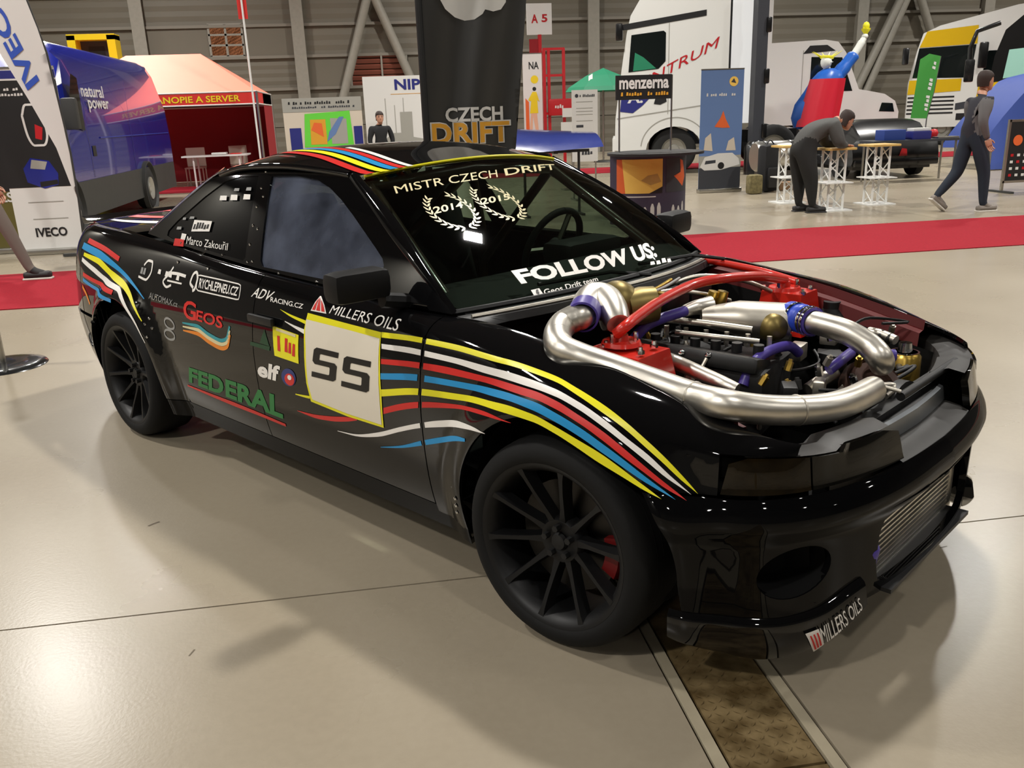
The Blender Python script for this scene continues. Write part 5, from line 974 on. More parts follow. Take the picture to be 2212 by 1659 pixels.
# black drift-series flag right behind the car
t = thing('beach_flag', 'tall black flag with gold and white lettering behind the car roof', 'flag', (-.64, 4.2, 0))
def bf(a, b, off=0.):
    a = np.asarray(a, float); b = np.asarray(b, float)
    return np.stack([a + 0*b, .026*np.sin(a*15 - (b-1.1)*2.6)*np.clip(a/.2, 0, 1) - off, b + 0*a], -1)
bf.__name__ = 'flat_print'
panel('flag_sheet', bf, [(.0,1.08),(.66,1.05),(.70,1.4),(.79,2.2),(.84,2.8),(.80,3.3),(.6,3.7),(.2,3.95),(0,3.9)], mat('black_flag_cloth', (46,45,43), .42, spec=.7), t, .035, flange=.002)
sub = [(.12,3.2),(.12,2.5),(.14,2.28),(.19,2.19),(.26,2.135),(.33,2.11),(.40,2.115),(.46,2.15),(.48,2.18),(.54,2.165),(.60,2.18),(.64,2.23),(.66,2.5),(.62,3.2)]
patch('skull_print', bf, sub, B['wprint'], t, .004, .035)
def T2(s, x0, z0, x1, z1, m, b=.03, off=.004, sp=1.): letters('lettering', bf, s, [(x0,z0),(x1,z0),(x1,z1),(x0,z1)], m, t, b, 0, off, sp)
T2('CZECH', .15, 1.40, .59, 1.505, B['wprint'], .03, .014); T2('DRIFT', .028, 1.236, .647, 1.404, B['wprint'], .06, .010, 1.05); T2('DRIFT', .04, 1.245, .635, 1.395, B['goldp'], .03, .014, 1.05)
MB().tube([(0,.01,.03),(0,.01,3.9)], .028, 10).build('flag_pole', B['bprint'], t); MB().lathe([(0,.03),(.2,.02),(.22,0),(0,0)],n=24).build('base', B['plastic'], t, 40)
# sign mast, red gate frame, poster
t = thing('hall_sign', 'white A 5 hall sign held up on a red post', 'sign', (3.68, 22, 0)); MB().box((0,0,3.82),(.68,.06,.78)).build('sign_plate', B['white'], t); f = flat((0,-.032,0),(1,0,0),(0,0,1)); text(f,'A',-.22,3.72,-.04,3.94,B['redp'],t,.03); text(f,'5',.06,3.74,.22,3.94,B['redp'],t,.03)
MB().box((0,0,1.72),(.09,.09,3.43)).build('post', B['redp'], t); MB().box((0,0,.02),(.5,.5,.04)).build('foot', B['redp'], t); MB().box((-.16,-.02,2.95),(.26,.02,.75)).build('red_cloth', B['tredd'], t)
t = thing('red_gate', 'red steel frame with crossbars and a red box beside the hall sign', 'frame', (3.85, 21.0, 0))
for x in (-.26, -.14, .26): MB().box((x,0,1.5),(.07,.07,3.0)).build('frame_post', B['redp'], t)
for z in (3.0, 2.35, 1.4): MB().box((0,0,z),(.58,.06,.06)).build('crossbar', B['redp'], t)
MB().bbox((.12,-.1,1.55),(.62,.24,.42),.04).build('control_box', B['redp'], t, 40); greek(flat((.12,-.225,0),(1,0,0),(0,0,1)),box4(-.16,1.52,.08,1.62),B['wprint'],t,4,.004,5)
t, f, w = rollup('rollup_banner', 'narrow white poster banner with a yellow and orange figure', 2.95, 3.45, 20.6, 2.85, B['wprint'])
text(f,'NA',.16,2.5,.42,2.68,B['bprint'],t,.02); poly(f,circle((.30,2.25),.10,16),B['yel'],t); poly(f,[(.05,.95),(.14,1.0),(.14,1.7),(.05,1.8)],B['orange'],t); poly(f,[(.14,1.0),(.22,1.0),(.24,1.35),(.30,1.0),(.38,1.0),(.34,1.5),(.20,1.5)],B['tanp'],t,off=.004); poly(f,[(.16,1.42),(.38,1.42),(.36,1.75),(.42,1.7),(.34,1.95),(.24,1.95),(.12,1.75),(.2,1.72)],B['yel'],t,off=.006); poly(f,circle((.29,2.02),.05,12),B['bprint'],t)
# metallic blue panel on a stand
t = thing('blue_body_panel', 'glossy metallic blue car panel lying on a black stand', 'car panel', (1.6, 10, 0)); V = []
for a in np.linspace(0,1,13):
    for c in np.linspace(0,1,9): V.append((-.80+1.34*a, -.50+1.0*c*(1-.80*max(0,a-.55)), .90+.34*c**.8*(1-.45*a)+.04*math.sin(math.pi*c)+.06*a))
mb = MB().grid(V,13,9); mb.F=[q[::-1] for q in mb.F]; mb.build('panel_skin', B['blueg'], t, 60)
MB().box((-.1,0,.90),(1.1,.06,.04)).box((-.1,0,.90),(.06,.6,.04)).build('stand_top', B['plastic'], t)
for x in (-.5,.3): MB().cyl((x,0,0),(x,0,.9),.02,8).build('stand_leg', B['plastic'], t); MB().box((x,0,.015),(.05,.55,.03)).build('stand_foot', B['plastic'], t)
# white information board
t = thing('info_board', 'white information board on legs beside the white lorry', 'board', (2.27, 12, 0)); f = flat((0,-.022,0),(1,0,0),(0,0,1)); MB().box((.21,0,1.2),(.43,.04,1.14)).build('board_sheet', B['wprint'], t)
for x in (.02,.40): MB().cyl((x,.03,0),(x,.03,1.7),.014,8).build('leg', B['alu'], t); MB().box((x,.0,.012),(.05,.4,.024)).build('foot', B['alu'], t)
poly(f,circle((.07,1.68),.03,10),B['charcoal'],t); greek(f,box4(.12,1.66,.38,1.70),B['charcoal'],t,10,.004,6)
for z in (1.58,1.48,1.43,1.38,1.28,1.10,1.06,1.02): rect(f,.06,z,.34,z+.008,B['grey'],t)
rect(f,.06,1.18,.18,1.22,B['charcoal'],t); greek(f,box4(.05,.74,.34,.81),B['charcoal'],t,6,.004,7)
t = thing('info_board', 'small white notice half hidden behind the information board', 'board', (2.72, 14, 0)); MB().box((.0,0,1.42),(.36,.03,.16)).box((.0,0,1.15),(.42,.03,.2)).build('notice_sheet', B['wprint'], t); MB().cyl((0,.03,0),(0,.03,1.5),.02,8).build('post', B['alu'], t); MB().box((0,0,.012),(.4,.3,.024)).build('foot', B['alu'], t)
# green parasol beyond
t = thing('green_parasol', 'dark green parasol with a white emblem left of the white lorry', 'parasol', (5.6, 22.6, 0)); MB().lathe([(0,.62),(.5,.42),(1.0,.12),(1.1,0)],(0,0,1.95),n=8).build('canopy', B['greend'], t, None); MB().cyl((0,0,0),(0,0,2.5),.03,8).build('pole', B['alu'], t); MB().lathe([(0,.05),(.25,.04),(.28,0),(0,0)],n=20).build('base', B['plastic'], t, 40)
poly(flat((-.55,-.50,2.18),(1,0,.35),(-.2,.55,.6)), [(0,0),(.12,0),(.2,.25),(.08,.22)], B['wprint'], t, 'emblem', .02)
# promotion counter with header sign
t = thing('promo_counter', 'promotion counter with fiery picture and black header sign on two poles', 'counter', (2.45, 8.15, 0)); 
def pc(a, b, off=0.):
    a = np.asarray(a, float); b = np.asarray(b, float); th = a/.62; r = .62+off
    return np.stack([r*np.sin(th)*.86, .10 - (r*np.cos(th)-.45)*.75 + 0*b, b + 0*a], -1)
pc.__name__ = 'flat_print'
panel('counter_front', pc, [(-.78,.02),(.78,.02),(.78,.90),(-.78,.90)], B['purp'], t, .06, flange=.01)
MB().lathe([(0,.03),(.60,.03),(.60,0),(0,0)],(0,.02,.895),n=32).build('counter_top', B['bprint'], t, 40)
for P, m, o in (([(-.62,.42),(.10,.42),(.10,.84),(-.62,.84)],'orange',.004), ([(-.46,.42),(.10,.42),(.10,.84),(-.52,.84)],'gold2',.006), ([(.16,.42),(.70,.42),(.70,.84),(.16,.84)],'charcoal',.004), ([(.30,.62),(.52,.48),(.60,.60),(.52,.80),(.44,.82),(.46,.66)],'orange',.006), ([(-.1,.42),(.10,.50),(.10,.42)],'bprint',.008), ([(-.22,.58),(-.08,.52),(.08,.56),(.02,.66),(-.12,.64)],'wood',.008)): patch('print', pc, P, B[m], t, o, .05)
for i, (x, h) in enumerate(((-.55,.16),(-.45,.12),(-.36,.15),(-.26,.12),(-.16,.13),(-.05,.17),(.05,.18),(.30,.14),(.42,.12),(.54,.17))): patch('bottle_print', pc, [(x-.03,.12),(x+.03,.12),(x+.03,.12+h*.7),(x+.01,.12+h),(x-.01,.12+h),(x-.03,.12+h*.7)], B['wprint'], t, .004, .05)
patch('print', pc, [(-.5,.37),(0,.37),(0,.385),(-.5,.385)], B['wprint'], t, .004, .05)
for x in (-.40,.28): MB().cyl((x,.25,.90),(x,.25,1.84),.012,8).build('header_pole', B['alu'], t)
MB().box((-.09,.24,1.70),(.72,.03,.29)).build('header_sign', B['bprint'], t); f = flat((-.09,.222,0),(1,0,0),(0,0,1)); text(f,'menzerna',-.32,1.68,.32,1.79,B['wprint'],t,.03); greek(f,box4(-.30,1.60,.32,1.645),B['goldp'],t,18,.004,8)
# blue roll-up with car
t, f, w = rollup('rollup_banner', 'blue roll-up banner with a white car and an orange star', 4.52, 5.28, 12.1, 2.0, B['sky']); rect(f,0,.05,w,.42,B['charcoal'],t); rect(f,0,.42,w,.62,B['grey'],t); poly(f,[(.02,.44),(.10,.60),(.34,.66),(.60,.66),(.72,.56),(.74,.46),(.4,.38),(.1,.38)],B['wprint'],t,off=.005); poly(f,[(.1,.48),(.3,.50),(.3,.55),(.12,.54)],B['charcoal'],t,off=.007); poly(f,circle((.40,.45),.06,12),B['bprint'],t,off=.007)
poly(f,[(.26,1.10),(.40,1.08),(.54,1.08),(.46,1.22),(.41,1.36),(.36,1.24)],B['orange'],t); poly(f,circle((.58,1.83),.08,16),B['gold2'],t); poly(f,[(.53,1.82),(.62,1.80),(.58,1.88)],B['charcoal'],t,off=.006); greek(f,box4(.10,1.60,.62,1.65),B['wprint'],t,14,.004,9)
for P in ([(.08,.72),(.24,.70),(.20,1.0),(.10,.92)], [(.48,.70),(.66,.70),(.62,.92),(.52,.86)]): poly(f,P,B['crea'],t)
# ---------------------------------------------------------------- lorries, statue, tables
def extr(name, prof, y0, y1, m, parent, sm=30):      # profile in x,z swept across y
    n = len(prof); V = [(x, y0, z) for x, z in prof] + [(x, y1, z) for x, z in prof]
    return MB().add(V, [tuple(range(n)), tuple(range(n, 2*n))[::-1]] + [(k, n+k, n+(k+1)%n, (k+1)%n) for k in range(n)]).build(name, m, parent, sm)
def truck_wheel(parent, x, y, r=.5):
    w = MB().lathe([(.28,.13),(.42,.15),(r-.02,.13),(r,.10),(r,-.12),(.42,-.15)], (x,y,r), (0,-1,0), 32).build('wheel', B['tyre'], parent, 50); MB().lathe([(0,.10),(.12,.10),(.14,.04),(.24,.05),(.28,.13)], (x,y,r), (0,-1,0), 28).build('wheel_rim', B['rimw'], w, 40)
tr = thing('lorry', 'white lorry tractor with a high cab behind the promotion counter', 'lorry', (4.38, 17, 0), R(-16)); W_ = B['white']
cab = [(.0,.55),(.02,1.25),(.10,1.9),(.20,2.6),(.26,3.0),(.34,3.35),(.62,3.80),(1.1,4.05),(2.45,4.05),(2.45,1.0),(1.95,.95),(1.90,.80)] + [(1.32+.62*math.cos(a), .52+.62*math.sin(a)*.82) for a in np.linspace(.35, math.pi-.05, 12)] + [(.66,.45)]
extr('cab', cab, 0, 2.45, W_, tr); f = flat((0,-.004,0),(1,0,0),(0,0,1))
poly(f,[(.30,2.20),(.95,2.25),(1.10,2.40),(1.10,2.98),(1.05,3.02),(.36,2.96)],B['dglass'],tr,'door_window'); poly(f,[(.40,2.22),(.9,2.26),(.62,2.5),(.44,2.6)],B['greend'],tr,off=.005)  # green patch paints the green reflection onto the door window
poly(f,[(.18,3.06),(1.95,3.28),(1.95,3.40),(.18,3.18)],B['bprint'],tr,'sun_visor_trim'); rect(f,1.16,1.3,1.175,3.2,B['grey'],tr,'door_seam'); poly(f,[(.05,1.22),(2.2,1.48),(2.2,1.50),(.05,1.24)],B['grey'],tr,'body_crease'); MB().bbox((.10,-.08,3.02),(.16,.16,.36),.04).build('side_mirror', B['blackp'], tr, 40)
poly(f,[(.12,1.38),(.16,1.85),(.26,2.0),(.50,2.0),(1.10,1.98),(.62,1.50),(.40,1.34)],B['navy'],tr,'blue_badge'); text(f,'A.',.28,1.55,.62,1.78,B['wprint'],tr,.03); poly(f,[(.86,1.52),(1.0,1.50),(1.14,1.56),(1.12,1.68),(.9,1.66)],B['bprint'],tr,'door_handle')
letters('lettering', f, 'CENTRUM', [(.30,1.70),(2.18,2.62),(2.24,2.86),(.30,1.92)], B['redp'], tr, .0, 0, .004)
stroke('arch_line', f, [(1.32+.74*math.cos(a), .56+.66*math.sin(a)) for a in np.linspace(.2, math.pi-.1, 14)], .02, B['grey'], tr)
MB().box((2.75,1.2,2.6),(.5,2.3,3.1)).build('rear_fairing', mat('bright_white_panel', (236,240,244), .3, coat=.4), tr); MB().box((2.8,1.2,.75),(2.6,.9,.28)).build('chassis', B['blackp'], tr); MB().box((2.2,.3,.62),(.5,.5,.5)).build('step_box', B['blackp'], tr)
for x in (1.32, 3.5): truck_wheel(tr, x, .22); truck_wheel(tr, x, 2.2)
extr('front_bumper', [(-.05,.30),(-.05,.80),(.62,.80),(.66,.40),(.6,.30)], .05, 2.4, W_, tr)
t = thing('exhaust_stack', 'tall dark vertical stack between the two white lorries', 'stack', (7.10, 15.6, 0)); MB().box((0,0,1.9),(.24,.24,3.8)).build('column', B['charcoal'], t); MB().lathe([(.0,0),(.22,0),(.22,.6),(.14,.7)],(0,0,.0),n=16).build('foot', B['blackp'], t, 40)
for z in (.9,2.0,3.0): MB().bbox((.13,-.05,z),(.12,.2,.3),.03).build('bracket', B['blackp'], t, 40)
# second white lorry facing right
tr = thing('lorry', 'white lorry with a short bonnet behind the statue', 'lorry', (9.85, 21.5, 0), R(-22)); tr.scale = (1.12, 1.12, 1.12)
extr('cab', [(0,.75),(0,3.9),(.20,3.9),(.20,2.70),(1.45,2.72),(1.75,2.66),(1.95,2.4),(2.30,1.55),(2.55,1.50),(2.9,1.42),(3.15,1.25),(3.25,1.0),(3.25,.75)], 0, 2.3, W_, tr); f = flat((0,-.004,0),(1,0,0),(0,0,1))
poly(f,[(1.15,1.52),(2.15,1.52),(1.86,2.30),(1.15,2.34)],B['dglass'],tr,'door_window'); poly(f,[(.95,2.42),(1.7,2.46),(1.5,2.6),(1.1,2.6)],B['bprint'],tr,'roof_light'); rect(f,.95,.8,.965,2.5,B['grey'],tr,'door_seam'); poly(f,[(1.05,1.05),(1.13,1.05),(1.13,1.25),(1.05,1.25)],B['bprint'],tr,'door_handle'); poly(f,[(2.8,1.02),(3.15,1.0),(3.1,1.2),(2.85,1.22)],B['dglass'],tr,'headlamp')
MB().box((1.5,1.1,.6),(2.9,.8,.3)).build('chassis', B['blackp'], tr); [truck_wheel(tr, x, y, .48) for x in (2.6,.6) for y in (.2,2.1)]
tk = thing('fuel_tank', 'round aluminium fuel tank on a black cradle behind the bar tables', 'tank', (6.35, 13.0, 0)); MB().lathe([(0,-.42),(.24,-.42),(.27,-.38),(.27,.38),(.24,.42),(0,.42)],(0,0,.52),(1,0,0),28).build('tank_shell', B['alu'], tk, 40)
for x in (-.25,.25): MB().lathe([(.275,-.03),(.28,0),(.275,.03)],(x,0,.52),(1,0,0),28).build('strap', B['blackp'], tk); MB().box((x,0,.13),(.08,.5,.26)).build('cradle_foot', B['blackp'], tk)
# yellow and white lorry, black coach, blue awning at the right
tr = thing('lorry', 'yellow and white lorry at the back right with a dark windscreen', 'lorry', (15.9, 24, 0), R(-32))
extr('cab', [(0,.55),(0,1.9),(.18,2.9),(.30,3.35),(.75,3.55),(2.8,4.0),(3.4,4.05),(3.4,.55)], 0, 2.4, W_, tr); f = flat((0,-.004,0),(1,0,0),(0,0,1))
poly(f,[(.10,2.05),(1.72,2.0),(1.80,2.95),(.22,2.92)],B['dglass'],tr,'windscreen'); poly(f,[(.22,2.94),(1.82,2.97),(1.80,3.50),(.40,3.40)],B['yelp'],tr,'roof_cap'); poly(f,[(.0,1.55),(1.5,1.62),(1.5,1.98),(.02,1.98)],B['yelp'],tr,'bonnet_band'); poly(f,[(1.95,1.30),(2.8,1.4),(2.9,2.0),(2.0,1.98)],B['yelp'],tr,'door_band'); poly(f,[(2.05,2.1),(2.42,2.1),(2.40,2.75),(2.15,2.75)],B['dglass'],tr,'door_window')
for k in range(5): rect(f,.02,.95+.12*k,1.35,1.0+.12*k,B['bprint'],tr,'grille_slat')
rect(f,1.45,.75,1.75,.95,B['bprint'],tr,'fog_lamp'); poly(f,[(1.4,1.05),(1.75,1.1),(1.7,1.3),(1.4,1.25)],B['charcoal'],tr,'headlamp'); MB().bbox((2.0,-.2,2.62),(.25,.2,.75),.05).build('side_mirror', B['blackp'], tr, 40); MB().bbox((-.15,-.1,2.7),(.2,.2,.5),.05).build('side_mirror', B['blackp'], tr, 40); MB().box((1.8,1.2,.35),(3.4,2.0,.4)).build('chassis', B['blackp'], tr); [truck_wheel(tr, x, y) for x in (1.1,3.0) for y in (.2,2.2)]
t = thing('green_flag', 'leaning green beach flag in front of the yellow and white lorry', 'flag', (12.0, 17, 0)); g2 = flat((0,0,0),(1,0,0),(0,0,1)); panel('flag_sheet', g2, [(-.42,1.0),(.0,.98),(.12,1.6),(.20,2.36),(-.1,2.42),(-.32,2.3)], B['greenf'], t, .1, flange=.003); greek(g2, [(-.02,1.15),(.10,2.25),(.02,2.27),(-.12,1.16)], B['wprint'], t, 12, .006, 10); MB().tube([(-.02,.01,.02),(0,.01,.98),(.12,.01,1.6),(.2,.01,2.36)],.014,8).build('flag_pole', B['alu'], t); MB().box((-.02,.01,.02),(.5,.06,.03)).box((-.02,.01,.02),(.06,.5,.03)).build('flag_foot', B['plastic'], t)
tr = thing('coach', 'black coach front cut by the right edge of the picture', 'coach', (13.2, 16.6, 0), R(-38)); extr('body', [(0,.4),(-.02,1.5),(.06,2.3),(.22,2.85),(.55,3.15),(4,3.3),(4,.4)], 0, 2.4, B['blackp'], tr); f = flat((0,-.004,0),(1,0,0),(0,0,1)); poly(f,[(.28,1.80),(.75,1.88),(.80,2.45),(.34,2.42)],mat('green_lit_glass', (150,196,182), .2),tr,'side_window'); poly(f,[(-.1,1.55),(.3,1.6),(.3,1.75),(-.1,1.7)],B['yelp'],tr,'yellow_trim'); [truck_wheel(tr, x, y) for x in (.9,3.2) for y in (.2,2.2)]  # pale green side window colour paints its green-lit look
MB().tube([(.1,-.05,3.0),(-.35,-.15,2.85),(-.45,-.2,2.5),(-.42,-.2,2.1)],.05,8).build('mirror_arm', B['blackp'], tr, 60); MB().bbox((-.42,-.2,2.0),(.2,.16,.5),.04).build('side_mirror', B['blackp'], tr, 40)
t = thing('blue_awning', 'blue sloping cloth awning by the right edge of the picture', 'awning', (11.2, 13.6, 0)); V = []
for a in np.linspace(0,1,9):
    for c in np.linspace(0,1,7): V.append((a*1.6, c*1.6, (.45+1.55*min(1,a*1.25)**.8)*(1-.1*c) if c>0 else 0.02))
mb = MB().grid(V,9,7); mb.build('awning_cloth', B['bluep'], t, 50); MB().cyl((0,0,0),(0,0,.5),.03,8).cyl((1.6,0,0),(1.6,0,2.0),.03,8).build('awning_pole', B['alu'], t)
# framed notice stand at the right edge
t = thing('notice_stand', 'black notice board in a silver frame at the right edge', 'board', (8.58, 9.78, 0)); MB().box((.35,0,.62),(.70,.03,.90)).build('board_sheet', B['bprint'], t); f = flat((0,-.018,0),(1,0,0),(0,0,1)); poly(f,circle((.16,.78),.08,20),B['orange'],t)
for x in (0,.70): MB().box((x,0,.56),(.035,.04,1.06)).build('frame_post', B['alu'], t); MB().box((x,0,.015),(.06,.5,.03)).build('foot', B['plastic'], t)
for z in (1.07,.16): MB().box((.35,0,z),(.72,.04,.035)).build('frame_rail', B['alu'], t)
for j in range(4):
    for i in range(5): rect(f,.07+.11*i,.24+.10*j,.12+.11*i,.28+.10*j,B['wprint'] if (i+j)%3 else B['redp'],t)
# black car being unloaded
t = thing('black_car', 'black estate car seen from behind past the bar tables', 'car', (8.75, 13.0, 0)); t.scale = (1, .8, .80); V = []
pr = [(0,.30),(-.06,.45),(-.04,.62),(.02,.85),(.10,1.0),(.45,1.28),(.8,1.36),(2.2,1.34),(2.6,.98),(3.6,.82),(3.75,.35)]
for x, k in ((-.88,.90),(-.86,.97),(-.6,1),(.6,1),(.86,.97),(.88,.90)):
    for yy, z in pr: V.append((x*(1 if z < .95 else .80), yy, .3+(z-.3)*k))
mb = MB().grid(V,6,len(pr)); mb.F += [tuple(range(len(pr))), tuple(5*len(pr)+k for k in range(len(pr)))[::-1]]; mb.F=[q[::-1] for q in mb.F]; mb.build('body', B['blackp'], t, 40); MB().box((0,1.8,.28),(1.6,3.4,.12)).build('underbody', B['blackp'], t)
f = flat((0,-.07,0),(1,0,0),(0,0,1)); rect(f,-.12,.36,.18,.46,B['wprint'],t,'number_plate'); poly(f,[(.05,.52),(.22,.52),(.20,.68),(.10,.70)],B['redp'],t,'tail_lamp'); MB().bbox((0,-.06,.38),(1.72,.14,.16),.04).build('rear_bumper', B['blackp'], t, 40)
for x in (-.78,.78):
    for yy in (.7,3.0): MB().lathe([(0,.06),(.2,.08),(.30,.07),(.31,-.08),(0,-.08)],(x,yy,.31),(1 if x>0 else -1,0,0),24).build('wheel', B['tyre'], t, 50)
t = thing('display_table', 'dark display table piled with boxes in front of the black car', 'table', (8.65, 12.4, 0)); MB().box((0,0,.72),(1.7,.5,.04)).build('table_top', B['charcoal'], t)
for x in (-.78,.78):
    for yy in (-.2,.2): MB().cyl((x,yy,0),(x,yy,.71),.02,8).build('leg', B['alu'], t)
for nm, c, d, m, lab in (('blue_box',(8.25,12.4,.83),(.42,.30,.18),'bluep','plain blue box at the left end of the display table'), ('blue_box',(8.75,12.35,.81),(.36,.3,.14),'navy','dark blue box in the middle of the display table'), ('white_box',(8.78,12.36,.91),(.34,.22,.05),'white','flat white box on the dark blue box'), ('silver_tray',(9.28,12.30,.755),(.42,.2,.03),'alu','flat silver tray at the right end of the display table')):
    tag(MB().bbox(c,d,.01).build(nm,B[m],None,40), lab, 'tray' if 'tray' in nm else 'box')
tag(MB().lathe([(0,.16),(.05,.15),(.08,.09),(.06,.02),(.05,0),(0,0)],(9.20,12.54,.74),n=18).build('red_helmet', B['redp'], None, 60), 'round red helmet standing behind the silver tray', 'helmet'); tag(MB().lathe([(0,.15),(.05,.14),(.07,.08),(.05,0),(0,0)],(9.0,12.50,.74),n=18).build('purple_helmet', B['purp'], None, 60), 'small dull purple helmet beside the red one', 'helmet')
# draped figure with a raised arm
t = thing('draped_statue', 'blue and red draped statue raising a yellow torch', 'statue', (9.55, 17.4, -.0)); t.scale = (1.136, 1.136, 1.0)
MB().lathe([(.0,0),(.50,0),(.50,.12),(.42,.16),(.40,.75),(.46,.85),(0,.85)],n=28).build('pedestal', B['white'], t, 40)
n = 20; V = []
for i, (z, rx_, ry_, cx) in enumerate(((.85,.42,.32,-.15),(1.1,.44,.32,-.20),(1.4,.40,.28,-.18),(1.7,.34,.24,-.05),(1.95,.34,.22,.08),(2.1,.26,.18,.12),(2.18,.10,.10,.08))):
    for k in range(n): a = 2*math.pi*k/n; w = 1+.05*math.sin(7*a+i*.4); V.append((cx+rx_*w*math.cos(a), ry_*w*math.sin(a), z))
mb = MB().grid(V,7,n,True); mb.F += [tuple(range(n))[::-1]]; mb.build('robe', B['stat_b'], t, 60)
V = []
for i, z in enumerate(np.linspace(.90,1.95,9)):
    for k in range(11): a = -2.9+2.3*k/10+.15*i/8; r = .47-.06*i/8+.025*math.sin(9*a); V.append((-.18+.22*i/8*.8+r*math.cos(a), r*.85*math.sin(a), z))
MB().grid(V,9,11).build('red_cape', B['stat_r'], t, 60)
MB().tube(smooth_path([(.22,0,1.95),(.45,0,2.25),(.62,0,2.48)],5),[.15]*5+[.13]*5+[.10],12).build('sleeve', B['stat_b'], t, 60); MB().tube(smooth_path([(.58,0,2.42),(.72,0,2.66),(.80,0,2.82)],5),[.075]*8+[.06,.06,.055],12).build('raised_arm', B['stat_w'], t, 60)
MB().ball((.82,0,2.86),.065,12).build('fist', B['stat_w'], t, 60); MB().lathe([(.03,-.1),(.04,.0),(.09,.08),(.09,.11),(0,.11)],(.83,0,2.92),n=14).build('torch', B['stat_y'], t, 40); MB().ball((.83,0,3.08),.07,10,(1,1,1.4)).build('flame', B['stat_y'], t, 60)
MB().ball((.0,-.02,2.32),.13,18,(.85,.95,1.15)).build('head', B['stat_w'], t, 60); MB().tube([(.05,0,2.12),(.02,0,2.24)],.07,12).build('neck', B['stat_w'], t, 60); MB().lathe([(0,.05),(.012,.0),(.02,-.02)],(.06,-.14,2.31),(.3,-1,.1),8).build('nose', B['stat_w'], t, 60)
MB().lathe([(.13,0),(.14,.03),(.13,.06)],(.02,0,2.40),(.1,0,1),20).build('head_band', B['stat_y'], t, 40)
for k in range(7): a = -.2+k*.55; MB().cyl((.02+.13*math.cos(a),.13*math.sin(a),2.44),(.02+.30*math.cos(a),.30*math.sin(a),2.56),.016,6,.003).build('head_spike', B['stat_y'], t)
# truss bar tables
def bar_table():
    t = thing('bar_table', '', 'table', (0,0,0), 0, 'truss bar tables'); MB().bbox((0,0,.83),(.42,.42,.03),.006).build('table_top', B['wood'], t, 40); MB().box((0,0,.008),(.42,.42,.016)).build('base_plate', B['white'], t); MB().box((0,0,.38),(.40,.40,.014)).build('shelf', B['white'], t)
    for x in (-.11,.11):
        for y in (-.11,.11): MB().cyl((x,y,.016),(x,y,.815),.017,8).build('truss_tube', B['white'], t)
    for sd in range(4):
        a, b = ((-.11,-.11),(.11,-.11),(.11,.11),(-.11,.11))[sd], ((.11,-.11),(.11,.11),(-.11,.11),(-.11,-.11))[sd]
        for k in range(4):
            z0 = .03+.195*k; p, q = (a, b) if k % 2 else (b, a); MB().cyl((*p,z0),(*q,z0+.19),.008,6).build('truss_brace', B['white'], t)
    return t
bt = bar_table()
for i, (x, y, lab) in enumerate(((5.21,8.80,'white truss bar table the bending man leans on'), (5.14,9.98,'white truss bar table furthest left, behind the bending man'), (6.12,9.22,'white truss bar table furthest right, with nobody at it'))):
    o = bt if i == 0 else copy_tree(bt); o.location = (x, y, 0); o['label'] = lab
# bags on the floor
t = thing('rucksack', 'black rucksack standing on the floor beside the blue roll-up banner', 'bag', (5.62, 11.7, 0), .2); MB().bbox((0,0,.40),(.34,.26,.78),.09).build('bag_body', B['jblk'], t, 50); MB().bbox((0,-.14,.25),(.24,.08,.34),.03).build('front_pocket', B['bprint'], t, 50); MB().tube(smooth_path([(-.1,0,.76),(0,0,.86),(.1,0,.76)],5),.012,6).build('grab_loop', B['bprint'], t, 60)
tag(MB().bbox((5.28,11.50,.16),(.24,.2,.32),.05).build('cloth_bag', mat('olive_bag', (120,110,74), .9, vary=.4, scale=20), None, 50), 'small olive cloth bag in front of the black rucksack', 'bag'); tag(MB().bbox((6.0,11.9,.07),(.36,.22,.14),.03).build('cardboard_box', mat('brown_card', (120,92,64), .8), None, 50), 'low brown box on the floor right of the rucksack', 'box')
